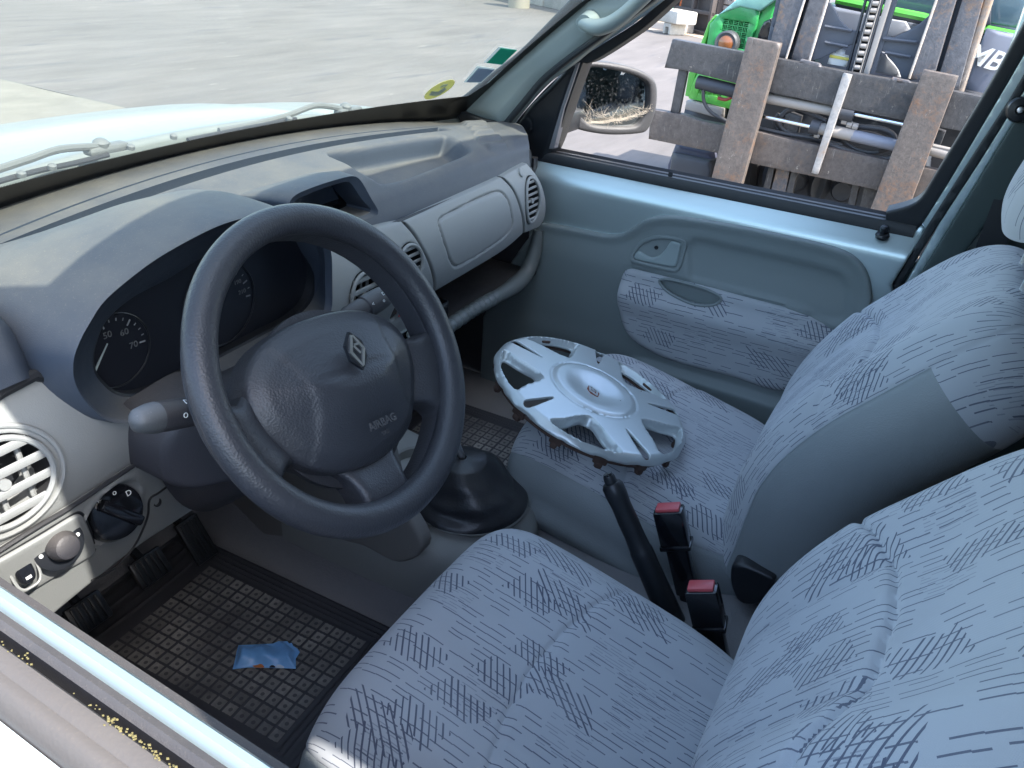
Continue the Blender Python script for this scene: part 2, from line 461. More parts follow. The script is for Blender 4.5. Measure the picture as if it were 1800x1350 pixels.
# ---------------------------------------------------------------- dashboard
dash=part('dashboard')
prof=np.array([(.283,.975),(.285,.99),(.290,1.005),(.302,1.030),(.33,1.053),(.38,1.071),(.46,1.083),(.60,1.078),(.70,1.07)])
al=math.atan2(.10,.24); Vd=np.array([0,math.cos(al),math.sin(al)]); Nd=np.array([0,-math.sin(al),math.cos(al)])
PO=np.array([0,.283,.975])
pb=[(np.array([0,y,z])-PO)@Vd for y,z in prof]; pn=[(np.array([0,y,z])-PO)@Nd for y,z in prof]
_bb=np.linspace(-.03,.46,300); _nn=np.interp(_bb,pb,pn)
for _ in range(12): _nn[1:-1]=(_nn[:-2]+2*_nn[1:-1]+_nn[2:])/4
def gpad(a,b):
    s_=.047*smooth((-.51-a)/.07)*np.clip(1-b/.18,0,1); sh=.22*a*a*np.clip((b-.02)/.2,0,1); return np.interp(b+sh+s_,_bb,_nn)+s_*1.34-.004*np.clip(np.abs(a)-.5,0,1)*10*.5
PAD=Surf(PO,X3,Vd,Nd,gpad)
bxy=lambda y:(y-.283)/math.cos(al)
rail=lambda y0,x:(y0-.22*x*x)
def padb(y0,x): # param b for plan y
    y=y0-.22*x*x*float(smooth((y0-.29)/.15)); b=bxy(y)
    for _ in range(6):
        p=PAD.pt(np.float64(x),np.float64(b)); b+= (y-p[1])/Vd[1]
    return b
tray=np.array(cr(PAD.tr([(572,268),(640,257),(778,237),(812,250),(832,264),(818,276),(770,296),(715,317),(672,325),(650,313),(612,290)]),6))
grille=np.array(cr(PAD.tr([(806,218),(830,214),(862,226),(888,250),(893,264),(880,270),(858,264),(835,246)]),6))
SLOT=np.array([(x,padb(.521,x)) for x in np.linspace(-.68,.56,40)])
CH=np.array([(x,padb(.474,x)) for x in np.linspace(-.70,.475,50)])
def hpad(a,b,d):
    P=np.c_[a,b]; h=np.zeros(len(a))
    m=inside(P,tray); dt=dist(P,tray); h-=np.where(m,.042*smooth(dt/.026),0)
    m=inside(P,grille); dg=dist(P,grille); h+=np.where(m,.004*smooth(dg/.008)+.0042*np.sin(a*40+b*230)*smooth(dg/.012),0)
    return h

rows=sorted(set(np.round(np.concatenate([np.linspace(-.0,.155,44),np.array([-.0]),]),5)))
yrows=np.concatenate([np.arange(.300,.4550,.0042),[.4560,.4590,.4615,.4640,.4665,.471,.4755,.480,.4840,.4870,.4900,.4930],np.arange(.497,.5185,.005),[.5185,.5205,.5215,.5225,.5245],np.arange(.53,.665,.012)])
pod=np.array(cr([PAD.inv(x,y) for x,y in [(516,362),(530,346),(560,334),(608,319),(622,322),(638,348),(652,368),(640,379),(590,389),(530,382)]],4))
xs=np.linspace(-.715,.70,330); Rr=[]
bl0=np.linspace(0,1,18,endpoint=False)
B=np.zeros((len(bl0)+len(yrows),len(xs)))
for j,x in enumerate(xs):
    bt=[padb(float(y_),x) for y_ in yrows]; B[len(bl0):,j]=bt; b0=-.047*float(smooth((-.51-x)/.07)); B[:len(bl0),j]=b0+bl0*(bt[0]-b0)
Ag=np.repeat(xs[None,:],len(B),0)
xm=.612+.088*smooth(B/.13); Ag=np.where(Ag>.45,.45+(Ag-.45)*(xm-.45)/.25,Ag)
chm=np.zeros(B.shape); yy_=np.r_[np.zeros(len(bl0)),yrows]
chm=np.interp(yy_,[.456,.459,.4615,.4665,.4755,.484,.487,.490],[0,-.012,-.020,-.022,-.022,-.020,-.012,0])[:,None]*smooth((.478-Ag)/.006)
Hh=hpad(Ag.ravel(),B.ravel(),None).reshape(B.shape)+chm
slm=np.interp(yy_,[.5185,.5205,.5225,.5245],[0,-.004,-.004,0])[:,None]*(Ag<.56); Hh+=slm
mp_=inside(np.c_[Ag.ravel(),B.ravel()],pod).reshape(B.shape); dp_=dist(np.c_[Ag.ravel(),B.ravel()],pod).reshape(B.shape); Hh-=np.where(mp_,.07*smooth(dp_/.006),0)
RR=PAD.pt(Ag,B,Hh)
edge=RR[0]+np.array([0,.012,-.006]); RR=np.concatenate([edge[None],RR],0)
padm=loft('top_pad',RR,M['dark'],dash,flip=False,ang=60)
bm=bmesh.new(); bm.from_mesh(padm.data); bmesh.ops.recalc_face_normals(bm,faces=bm.faces)
if sum(f.normal.z for f in bm.faces)<0: bmesh.ops.reverse_faces(bm,faces=bm.faces)
bm.to_mesh(padm.data); bm.free()
# soft bead on the tray floor (ribs)
for k in range(0):
    mb=MB(); p=PAD.inv(690+36*k,322-12*k); q=PAD.inv(684+38*k,306-12*k)
    mb.tube([PAD.pt(np.float64(p[0]),np.float64(p[1]),-.033),PAD.pt(np.float64(q[0]),np.float64(q[1]),-.034)],.0016,6); mb.build('tray_rib',M['dark'],dash)
# grey face, one cylinder-like bulge
def gface(x,z):
    base=.272-.052*smooth((-.20-x)/.42)
    t=(z-.905)/.085; return base-.022*(1-np.clip(t*t,0,1.3))+.03*np.clip((.80-z)/.1,0,3)
FACE=SY(gface)
def seg(P,n=6,closed=True,sharp=()): return cr(P,n,closed,sharp)
def hole(c,ax,ay,n=40,rot=0,p=2.):
    t=np.linspace(0,2*np.pi,n,endpoint=False); X=np.sign(np.cos(t))*np.abs(np.cos(t))**(2/p)*ax; Y=np.sign(np.sin(t))*np.abs(np.sin(t))**(2/p)*ay
    return np.c_[c[0]+X*math.cos(rot)-Y*math.sin(rot),c[1]+X*math.sin(rot)+Y*math.cos(rot)]
vL=FACE.inv(10,853); vC1=FACE.inv(643,520); vC2=FACE.inv(722,466); vR=FACE.inv(937,353)
VR=.041
# left panel
o1=FACE.tr([(-75,742),(0,689),(58,659),(112,648),(152,697),(192,729),(240,732),(290,735),(330,745),(302,770),(232,816),(128,884),(0,962),(-80,1005)])
ventL=hole(vL,.052,.049)
panel('side_panel',M['gray'],FACE,seg(o1,5,sharp=(0,2,3,8,9,13)),[ventL],step=.008,rr=.004,thick=.05,parent=dash)
o2=FACE.tr([(545,443),(610,420),(667,398),(707,390),(728,414),(746,444),(758,474),(763,505),(764,560),(748,640),(640,690),(580,640),(572,560),(583,510),(572,455)])
haz=FACE.inv(697,547)
panel('centre_panel',M['gray'],FACE,seg(o2,5,sharp=(0,3,8,9,10,11,12)),[hole(vC1,.040,.042),hole(vC2,.036,.038),hole(haz,.012,.020,24)],step=.008,rr=.004,thick=.05,parent=dash)
lid=FACE.tr([(773,388),(800,371),(850,346),(878,338),(892,350),(899,375),(900,397),(885,418),(840,449),(806,468),(794,462),(786,440),(777,412)])
lid=seg(lid,6)
def hlid(a,b,d):
    dd=dist(np.c_[a,b],lid); return -.0040*np.clip(1-dd/.0038,0,1)
o3=FACE.tr([(711,389),(800,349),(881,312),(900,332),(913,362),(919,390),(919,411),(885,440),(830,474),(765,512),(766,500),(760,468),(746,438),(730,410)])
panel('glove_box_lid',M['gray'],FACE,seg(o3,5,sharp=(0,2,6,9)),step=.0028,h=hlid,rr=.003,thick=.05,parent=dash)
o4=FACE.tr([(884,311),(905,298),(926,287),(946,312),(957,340),(960,365),(957,384),(949,399),(922,410),(922,388),(915,358),(902,330)])
panel('end_panel',M['gray'],FACE,seg(o4,5,sharp=(0,2,7,8)),[hole(vR,.034,.052,rot=.0)],step=.006,rr=.003,thick=.05,parent=dash)
# black gap strip under the pad
js_=[FACE.pt(*[np.float64(q) for q in FACE.inv(x,y)],.001) for x,y in ((-70,738),(0,689),(58,659),(75,662))]
mb=MB(); mb.tube(js_,.0065,8); mb.build('joint_strip',M['rubber'],dash)
for xa,xb in ((-.135,.60),):
    mb=MB(); mb.tube([(x,(.279 if xa>-.5 else float(gface(np.float64(x),.975))-.002),(.984 if xa>-.5 else .978)) for x in np.linspace(xa,xb,20)],.0065,8); mb.build('joint_strip',M['rubber'],dash)
# round outlet button above right vent
def disc(surf,c,r,th,mat,name,parent,ay=None,rr=.002,h0=.004):
    return panel(name,mat,surf,hole(c,r,ay or r,28),step=.004,rr=rr,thick=th,h0=h0,parent=parent)
disc(FACE,FACE.inv(915,303),.007,.006,M['gray'],'outlet_button',dash,ay=.009)
def vent(c,ax,ay,surf,mat,name='air_vent',rim=.006,ns=4,nv=3,dep=.004,rot=0.):
    """round grille: rim ring, horizontal slats, vertical vanes, dark barrel"""
    mb=MB(); p0=surf.pt(np.float64(c[0]),np.float64(c[1]))
    P=[surf.pt(np.float64(a),np.float64(b),.002) for a,b in hole(c,ax-rim*.2,ay-rim*.2,40)]
    e=1e-3; du=(surf.pt(np.float64(c[0]+e),np.float64(c[1]))-p0)/e; dv=(surf.pt(np.float64(c[0]),np.float64(c[1]+e))-p0)/e
    N=np.cross(dv,du); N/=np.linalg.norm(N); N=N if N@surf.N>0 else -N
    mb.tube(P,rim*.55,8,closed=True)
    for i in range(ns):
        f=(i+.5)/ns*2-1; hw=ax*math.sqrt(max(0,1-f*f*.9))*.97
        a=p0+dv*f*ay*.93-du*hw-N*dep; b=p0+dv*f*ay*.93+du*hw-N*dep
        L=[a+(b-a)*k/6 for k in range(7)]
        mb.tube(L,ay/ns*.27,8,sc=1.7)
    for i in range(nv):
        f=(i+.5)/nv*2-1; hh=ay*math.sqrt(max(0,1-f*f*.9))*.93
        a=p0+du*f*ax*.85-dv*hh-N*(dep+.014); b=p0+du*f*ax*.85+dv*hh-N*(dep+.014)
        mb.tube([a,b],.0032,6)
    mb.tube([p0-N*(dep-.004),p0-N*(dep+.012)],.006,12)
    o=mb.build(name,mat,dash)
    m2=MB(); ring0=[surf.pt(np.float64(a),np.float64(b),-.003) for a,b in hole(c,ax,ay,32)]; ring1=[q-N*.05 for q in ring0]
    R=[ring0,ring1,[np.mean(ring1,0)]*32]
    b_=loft('vent_barrel',R,M['rubber'],dash,closed=True)
    b_.parent=dash
    return o
vent(vL,.050,.048,FACE,M['gray'],ns=4,nv=3)
vent(vC1,.039,.041,FACE,M['gray'],ns=4,nv=4)
vent(vC2,.035,.037,FACE,M['gray'],ns=5,nv=1)
vent(vR,.032,.050,FACE,M['gray'],ns=7,nv=1)
# surround lip of left vent
mb=MB(); mb.tube([FACE.pt(np.float64(a),np.float64(b),.001) for a,b in hole(vL,.060,.058,48)],.003,8,closed=True); mb.build('vent_surround',M['gray'],dash)
panel('hazard_switch',M['gloss'],FACE,hole(haz,.011,.019,28),step=.003,rr=.002,h0=-.002,thick=.02,parent=dash)
t=FACE.inv(703,551); pt=FACE.pt(np.float64(t[0]),np.float64(t[1]),.0)
mb=MB(); mb.prism([(-.004,-.006),(.005,-.003),(.001,.008)],pt,X3,Z3,-Y3,-.001,.0012); mb.build('hazard_triangle',M['red'],dash)
# radio block below the centre vents
mb=MB(); c=FACE.inv(725,580); q=FACE.pt(np.float64(c[0]),np.float64(c[1])); mb.box(q+(.03,.028,-.01),(.19,.06,.060),bv=.004); mb.build('radio',M['gloss'],dash)
mb=MB(); mb.box(q+(.02,-.004,.012),(.15,.004,.003)); mb.box(q+(.02,-.004,-.012),(.15,.004,.002));mb.tube([q+(-.02,-.004,0),q+(-.02,-.008,0)],.006,12); mb.build('radio_trim',M['handle'],dash)
# lower panel with switches
def glow(x,z):
    return .256-.052*smooth((-.20-x)/.42)+(.84-z)*.28
LOW=SY(glow)
o5=LOW.tr([(-90,1014),(0,968),(128,890),(232,821),(300,776),(330,800),(345,830),(420,838),(400,857),(320,911),(240,964),(171,1018),(110,1068),(20,1140),(-90,1200)])
lsw=LOW.inv(199,899)
def hsw(a,b,d):
    r=np.hypot((a-lsw[0]),(b-lsw[1])); return -.010*smooth((.043-r)/.012)+.003*np.clip(1-np.abs(r-.045)/.006,0,1)
panel('lower_panel',M['gray'],LOW,seg(o5,4,sharp=(0,4,5,6,7,14)),[hole(lsw,.030,.033,32)],step=.006,h=hsw,rr=.005,thick=.04,parent=dash)
plate=LOW.tr([(-60,1012),(0,980),(60,946),(128,905),(142,906),(152,925),(161,950),(164,969),(148,981),(90,1014),(38,1046),(0,1068),(-60,1102)])
pl_=seg(plate,5,sharp=(0,12)); pc_=pl_.mean(0); panel('plate_gap',M['rubber'],LOW,[tuple(q+(q-pc_)/np.linalg.norm(q-pc_)*.0035) for q in pl_],step=.01,rr=0,h0=.0008,thick=0,parent=dash)
panel('switch_plate',M['gray'],LOW,pl_,step=.006,rr=.0035,h0=.0055,thick=.006,parent=dash)
sm_=[LOW.pt(*[np.float64(q) for q in LOW.inv(x,y)],.001) for x,y in ((-60,1004),(0,966),(60,928),(128,888),(180,853),(232,819),(300,774))]
mb=MB(); mb.tube(cr(sm_,4,False),.0028,6); mb.build('panel_joint',M['rubber'],dash)
sm_=[LOW.pt(*[np.float64(q) for q in LOW.inv(x,y)],.001) for x,y in ((160,1020),(200,998),(235,960),(258,910),(262,878),(278,866),(300,850))]
mb=MB(); mb.tube(cr(sm_,4,False),.0016,6); mb.build('panel_joint',M['rubber'],dash)
def knob_at(px,py,surf,r,h): 
    c=surf.inv(px,py,h); return surf.pt(np.float64(c[0]),np.float64(c[1]),h)
nl=np.array([0,-.95,.30]); nl/=np.linalg.norm(nl)
p=knob_at(199,899,LOW,0,-.004)
mb=MB(); mb.lathe([(.036,-.012),(.037,.0),(.033,.009),(.026,.011),(.0,.012)],p,nl,40); mb.build('light_switch',M['gloss'],dash)
ux=X3; uy=np.cross(nl,ux); uy=uy if uy[2]>0 else -uy
gx=ux*math.cos(-.9)+uy*math.sin(-.9); gy=np.cross(nl,gx)
mb=MB(); mb.box(p+nl*.016,(.058,.014,.016),R=np.array([gx,gy,nl]).T,bv=.004); mb.build('switch_grip',M['gloss'],dash)
for dx,dz,s in ((-.012,.022,'D'),(.0065,.025,'o'),(.022,.015,'D')):
    text(s,.010,M['white'],frame4(p+ux*(dx-.002)+uy*dz+nl*.0120,ux,uy),'switch_marking',dash,ext=.0002)
# mirror adjuster
pm=knob_at(103,958,LOW,0,.006)
mb=MB(); mb.lathe([(.027,-.004),(.028,.001),(.024,.002),(.0,.001)],pm,nl,36); mb.build('adjuster_ring',M['black'],dash)
mb=MB(); mb.lathe([(.016,0),(.017,.012),(.013,.020),(.009,.022),(.0,.022)],pm,nl,26); mb.build('mirror_adjuster_knob',M['darkclean'],dash)
for a in (60,120,180,0):
    q=pm+ux*.0215*math.cos(math.radians(a))+uy*.0215*math.sin(math.radians(a))+nl*.002
    mb=MB(); mb.lathe([(.0022,0),(.0022,.001),(0,.001)],q,nl,10); mb.build('adjuster_mark',M['white'],dash)
pr=knob_at(40,999,LOW,0,.004)
panel('rocker_switch',M['gloss'],Surf(pr,ux,uy,nl),hole((0,0),.0095,.0185,30,p=3.2),step=.003,rr=.003,h0=.003,thick=.008,parent=dash)
mb=MB(); mb.box(pr-uy*.011+nl*.0035,(.006,.003,.001),R=np.array([ux,uy,nl]).T); mb.build('rocker_mark',M['white'],dash)
mb=MB(); mb.tube([pr+ux*a+uy*b+nl*.001 for a,b in hole((0,0),.0135,.0235,36,p=3.2)],.0015,6,closed=True); mb.build('rocker_surround',M['gray'],dash)
ps=knob_at(276,883,LOW,0,.0)
mb=MB(); mb.lathe([(.0045,-.006),(.006,.001),(.0045,.0015),(.003,-.004),(0,-.005)],ps,nl,16); mb.build('panel_screw',M['black'],dash)
# dash body behind everything (dark filler), shelf under the glove box
mb=MB()
mb.box((-.0,.47,.93),(1.40,.30,.16),bv=.02)
mb.build('inner_body',M['rubber'],dash)
mb=MB(); mb.box((.40,.36,.715),(.56,.16,.012),bv=.004); mb.box((.40,.44,.77),(.56,.012,.12),bv=.003)
mb.box((.05,.40,.68),(.20,.22,.24),bv=.02)
mb.build('parcel_shelf',M['rubber'],dash)
SH=lambda px,py,y:on(px,py,'y',y)
pts=[SH(946,405,.285),SH(940,440,.285),SH(925,480,.285),SH(900,505,.28),SH(870,523,.275),SH(840,540,.27),SH(812,558,.27),SH(780,580,.27)]
path=cr(pts,10,False); rr_=np.interp(np.linspace(0,1,len(path)),[0,.15,.4,.55,1],[.012,.017,.020,.015,.014])
ribs=np.where(np.linspace(0,1,len(path))>.58,.0016*np.sign(np.sin(np.arange(len(path))*2.2)),0)
mb=MB(); mb.tube(path,rr_+ribs,16); mb.build('shelf_rail',plastic('shelf_plastic',(.10,.118,.12),.5,700,.2),dash)
# display pod in the dash middle
yb=.292
podO=[(506,362),(509,350),(522,339),(560,324),(604,311),(622,309),(634,318),(650,346),(664,370),(663,377),(640,386),(575,398),(520,384)]
podI=[(516,365),(522,352),(560,335),(608,320),(619,323),(636,348),(654,369),(652,374),(636,381),(580,391),(530,378)]
O_=cr([on(x,y,'y',yb) for x,y in podO],4); I_=resample(cr([on(x,y,'y',yb) for x,y in podI],6),.006)
O_=resample(O_,.006)
n_=64
def rs(P,n):
    P=np.array(P); d=np.r_[0,np.cumsum(np.linalg.norm(np.roll(P,-1,0)-P,axis=1))]; t=np.linspace(0,d[-1],n,endpoint=False); Q=np.vstack([P,P[:1]])
    return np.stack([np.interp(t,d,Q[:,k]) for k in range(3)],1)
O_=rs(O_,n_); I_=rs(I_,n_); cO=O_.mean(0)
def grow(P,c,s,dy): Q=c+(P-c)*s; Q[:,1]+=dy; return Q
base=grow(O_,cO,1.12,.11); base[:,2]=np.minimum(base[:,2],1.066); base2=grow(O_,cO,1.05,.03); base2[:,2]=np.minimum(base2[:,2],O_[:,2]+.003)
rings=[base,base2,grow(O_,cO,1.015,.006),grow(O_,cO,.99,-.002),grow(I_,cO,1.0,.002),grow(I_,cO,.985,.008),grow(I_,cO,.95,.05)]
loft('display_hood',rings,M['dark'],dash,closed=True)
R=[grow(I_,cO,.955,.048),grow(I_,cO,.93,.06),np.repeat([cO+(0,.06,0)],n_,0)]
loft('display_screen',R,M['gloss'],dash,closed=True)
# ---------------------------------------------------------------- instrument cluster
clus=part('instrument_cluster')
yl=.195
lipP=[(233,744),(187,740),(147,706),(120,665),(111,625),(118,590),(133,560),(160,520),(213,475),(267,438),(347,396),(400,378),(459,368),(515,380),(552,410),(572,451),(583,508),(576,560),(530,610),(440,660),(350,712),(285,742)]
lensP=[(197,690),(170,663),(163,640),(167,607),(187,563),(233,523),(300,487),(350,455),(400,425),(450,405),(500,402),(532,415),(549,445),(558,484),(549,526),(519,559),(470,585),(400,622),(320,664),(267,690),(227,698)]
L0=rs(cr([on(x,y,'y',yl) for x,y in lipP],8),120); N0=rs(cr([on(x,y,'y',.248) for x,y in lensP],8),120)
def align(A,B):
    k=min(range(len(B)),key=lambda i:np.linalg.norm(np.roll(B,-i,0)-A,axis=1).sum()); return np.roll(B,-k,0)
N0=align(L0,N0); cc=L0.mean(0)
top=smooth((L0[:,2]-.97)/.10); L0[:,1]-=.018*top
def ring(s,dy,dz=0): Q=cc+(L0-cc)*np.array([s,1,s]); Q[:,1]=L0[:,1]+dy; Q[:,2]+=dz; return Q
hb=[]
base=cc+(L0-cc)*np.array([1.18,1,1.0]); base[:,1]=.275+.160*top; base[:,2]=np.where(top>0,L0[:,2]*(1-top)+top*1.072,L0[:,2])
mid=cc+(L0-cc)*np.array([1.10,1,1.02]); mid[:,1]=L0[:,1]*.45+base[:,1]*.55; mid[:,2]+=(-.001+.003*top)
mid2=cc+(L0-cc)*np.array([1.04,1,1.01]); mid2[:,1]=L0[:,1]*.82+base[:,1]*.18; mid2[:,2]+=.003
Lr=ring(1.0,0)
def lerp(A,B,t): return A*(1-t)+B*t
rings=[base]
ctrl=[base,mid,mid2,ring(1.006,.003,0)]
for i in range(3):
    for t in (.25,.5,.75,1.): rings.append(lerp(ctrl[i],ctrl[i+1],t))
rr0=np.array(rings)
for _ in range(3): rr0[1:-1]=(rr0[:-2]+2*rr0[1:-1]+rr0[2:])/4
rings=list(rr0)+[ring(.995,-.002),ring(.975,.001),ring(.965,.006)]
inn=rings[-1]
for t in (.35,.8,1.): rings.append(lerp(inn,N0,t))
loft('cluster_hood',rings,M['dark'],clus,closed=True,flip=True)
lip=cc+(N0-cc)*np.array([.975,1,.97]); lip[:,1]+=.002
loft('lens_bezel',[N0,lip,lip+np.array([0,.014,0])],M['black'],clus,closed=True)
fc=N0.mean(0)
m_dial,ntd,bd=newmat('dial_face'); bd.inputs['Base Color'].default_value=(.013,.015,.021,1); bd.inputs['Roughness'].default_value=.35  # dial colour lifted to stand for lens haze; numbers dimmed to match
back=lip.copy(); back[:,1]+=.014
loft('dial_face',[back,np.repeat([back.mean(0)],120,0)],m_dial,clus,closed=True)
m_lens,ntl,bl=newmat('clear_lens'); bl.inputs['Roughness'].default_value=.06; bl.inputs['Alpha'].default_value=.10; bl.inputs['Base Color'].default_value=(.2,.22,.25,1)
yd=back[:,1].mean()-.0022
def gauge(cx,cy,ex,ey,name):
    c=on(cx,cy,'y',yd); r=np.linalg.norm(on(ex,ey,'y',yd)-c); g=MB()
    g.tube([c+np.array([math.cos(t)*r*1.14,0,math.sin(t)*r*1.14]) for t in np.linspace(0,2*np.pi,48,endpoint=False)],.0012,6,closed=True)
    return c,r,g.build(name,M['black'],clus)
def ticks(c,r,angs,big,name):
    g=MB()
    for i,a in enumerate(angs):
        d=np.array([math.cos(a),0,math.sin(a)]); l=.008 if i in big else .0035; w_=.0007 if i not in big else .0011
        s_=np.array([-d[2],0,d[0]]); P=[c+d*(r-l)+s_*w_,c+d*r+s_*w_,c+d*r-s_*w_,c+d*(r-l)-s_*w_]
        g.add(P,[(0,1,2,3)])
    return g.build(name,flat('dial_marking',(.22,.23,.24),.6),clus,sm=False)
c,r,_=gauge(203,617,256,606,'gauge_ring')
A0=math.radians(-4); tk=[A0+math.radians(13.5*k) for k in range(17)]
ticks(c,r,tk,{0,4,8,12,16},'gauge_tick')
for k,s in ((0,'70'),(4,'60'),(8,'50')):
    a=tk[k]; d=np.array([math.cos(a),0,math.sin(a)]); text(s,.0115,flat('dial_number',(.11,.115,.12),.6),frame4(c+d*(r-.0165)+(0,-.0006,0),X3,Z3),'gauge_number',clus)
M['dialwhite']=flat('dial_marking',(.30,.31,.32),.6)
g=MB(); n0,n1=on(167,652,'y',yd-.004),on(189,604,'y',yd-.004); g.tube([n0,n1],[.0016,.0008],6); g.build('gauge_needle',M['handle'],clus)
c,r,_=gauge(388,534,440,527,'gauge_ring')
A0=math.radians(-6); tk=[A0+math.radians(13*k) for k in range(19)]
ticks(c,r,tk,set(range(0,19,2)),'gauge_tick')
for k,s in ((1,'210'),(3,'190'),(5,'170'),(7,'150'),(9,'130'),(11,'110')):
    a=tk[k]; d=np.array([math.cos(a),0,math.sin(a)]); text(s,.0085,flat('dial_number',(.11,.115,.12),.6),frame4(c+d*(r-.014)+(0,-.0006,0),X3,Z3),'gauge_number',clus)
# ---------------------------------------------------------------- steering wheel
WT=.56404; WC=np.array([-.3462,0,1.0]); WN=np.array([0,-math.cos(WT),math.sin(WT)]); WU=np.array([0,math.sin(WT),math.cos(WT)])
ro=math.radians(-7.5); WX=X3*math.cos(ro)+WU*math.sin(ro); WY=-X3*math.sin(ro)+WU*math.cos(ro)
wheel=part('steering_wheel')
def WP(a,b,h=0): return WC+a*WX+b*WY+h*WN
mb=MB(); T=np.linspace(0,2*np.pi,120,endpoint=False)
V=[];Fc=[];nn=20
for i,t in enumerate(T):
    ctr=WP(.1722*math.cos(t),.1722*math.sin(t)); rad=WX*math.cos(t)+WY*math.sin(t)
    thick=.0172+.0016*max(0,-math.sin(t))
    for k in range(nn):
        q=2*np.pi*k/nn; V.append(ctr+rad*math.cos(q)*thick+WN*math.sin(q)*thick*.95-(WN*.0015*math.cos(6*q) if 0 else 0))
for i in range(120):
    for k in range(nn): Fc.append((i*nn+k,((i+1)%120)*nn+k,((i+1)%120)*nn+(k+1)%nn,i*nn+(k+1)%nn))
mb.add(V,Fc); mb.build('rim',M['wheel'],wheel)
def arc(r,a0,a1,n): return [(r*math.cos(math.radians(a)),r*math.sin(math.radians(a))) for a in np.linspace(a0,a1,n)]
# spoke plate: outline circle r=.166; openings: top, low right, low left
topo=arc(.160,2,178,26)+[(-.150,.004),(-.135,.002),(-.115,.012),(-.10,.03),(-.06,.045),(0,.052),(.06,.045),(.10,.03),(.115,.012),(.135,.002),(.150,.004)]
low=arc(.160,-37,-76,10)+[(.036,-.142),(.040,-.118),(.058,-.100),(.085,-.085),(.100,-.075),(.118,-.082)]
lowL=[(-a,b) for a,b in low]
def hsp(a,b,d):
    r=np.hypot(a,b); return -.004-.020*smooth((.150-r)/.06)
WS=Surf(WC,WX,WY,WN)
panel('spoke_plate',M['wheel'],WS,arc(.170,0,354,60),[np.array(topo),cr(low,3),cr(lowL,3)],step=.005,h=hsp,rr=.011,thick=.026,parent=wheel,rings=(.08,.3,.6,1.))
padp=[(0,.064),(.05,.060),(.090,.046),(.115,.024),(.124,-.002),(.120,-.03),(.108,-.055),(.092,-.080),(.070,-.098),(.04,-.110),(0,-.115)]
padp=padp+[(-a,b) for a,b in padp[1:-1]][::-1]
padc=cr(padp,6)
wing=cr([(-.075,.045),(-.062,.01),(-.060,-.03),(-.068,-.065),(-.080,-.09)],8,False)
LN=np.array([(-.058,-.006),(.062,-.006)])
def hpadw(a,b,d):
    P=np.c_[a,b]; h=.030*smooth(d/.10)**.8+.006*smooth(d/.02)
    for s_ in (1,-1):
        Q=np.c_[a*s_,b]; dd=dist(Q,wing,False); out_=Q[:,0]<np.interp(b,wing[::-1,1],wing[::-1,0]); h-=np.where(out_,.0022*smooth(dd/.010),0)
    dl=dist(P,LN,False); h-=.0022*np.clip(1-dl/.0026,0,1)*np.clip((.062-np.abs(a))/.03,0.1,1)
    return h
panel('airbag_cover',M['wheel'],WS,padc,step=.0042,h=hpadw,h0=-.010,rr=.006,thick=.03,parent=wheel,rings=(.1,.35,.7,1.))
# badge (diamond ring)
bo=[(0,.0225),(.0125,.009),(.0125,-.009),(0,-.0225),(-.0125,-.009),(-.0125,.009)]
bc=WP(.0005,.012,.0275)
def badge(c,X,Y,N,s,mat,matb,parent,name='badge'):
    g=MB()
    def st(p,q,w0,w1,h=.0022):
        p,q=np.array(p)*s,np.array(q)*s; d=(q-p)/np.linalg.norm(q-p); n=np.array([-d[1],d[0]])
        g.prism([p+n*w0*s,q+n*w1*s,q-n*w1*s,p-n*w0*s],c,X,Y,N,0,h)
    st((-.0005,.0205),(-.0108,.0),.0016,.0022);st((-.0108,.001),(0,-.0205),.0022,.0014);st((.001,.020),(.0112,.0),.0014,.0020)
    st((.0112,.001),(.0005,-.0195),.0024,.0016);st((-.003,.0065),(.0035,-.004),.0016,.0014);st((-.002,.008),(.006,.008),.0014,.0014)
    o=g.build(name,mat,parent,sm=False)
    g2=MB(); g2.prism([(a*1.15*s,b*1.12*s) for a,b in bo],c,X,Y,N,-.004,.0004); g2.build(name+'_base',matb,parent,sm=False)
bN=(WN-WY*.10); bN/=np.linalg.norm(bN)
badge(bc,WX,WY,bN,.88,M['chrome'],M['black'],wheel)
text('AIRBAG',.0125,M['darkclean'],frame4(WP(.0,-.072,.0258),WX,WY-WN*.12),'airbag_lettering',wheel,ext=.0006,bold=.0004)
text('SRS',.007,M['darkclean'],frame4(WP(.0,-.084,.0243),WX,WY-WN*.12),'airbag_lettering',wheel,ext=.0006)
# hub back cover and column
col_=part('steering_column')
mb=MB(); mb.lathe([(.104,.0),(.104,-.008),(.096,-.016),(.095,-.020),(.090,-.036),(.07,-.05)],WP(0,-.030,-.032),WN,56)
o=mb.build('hub_back_cover',M['wheel'],wheel)
cc0=WP(0,-.012,-.07)
R=[]
for k,(d,sx,sy,dz) in enumerate([(0,.070,.055,0),(-.04,.080,.064,-.004),(-.10,.084,.070,-.010),(-.16,.088,.078,-.02),(-.24,.088,.08,-.03)]):
    R.append([cc0+WN*d+X3*sx*np.sign(math.cos(t))*abs(math.cos(t))**.7+WU*(sy*np.sign(math.sin(t))*abs(math.sin(t))**.7+dz) for t in np.linspace(0,2*np.pi,40,endpoint=False)])
loft('column_shroud',R,M['darkclean'],col_,closed=True)
# lower shroud skirt seen left of the wheel
SK=Surf(on(350,800,'y',.16),X3,Z3,-Y3,lambda a,b:.045*(1-np.clip((a-.05)**2/.012,0,1))+.35*np.minimum(b+.0,0)*-0.2)
o6=SK.tr([(302,760),(285,795),(287,830),(300,852),(340,862),(420,848),(480,840),(560,800),(560,720),(420,690),(330,735)])
panel('lower_shroud',M['darkclean'],SK,seg(o6,5),step=.006,rr=.008,thick=.08,parent=col_)
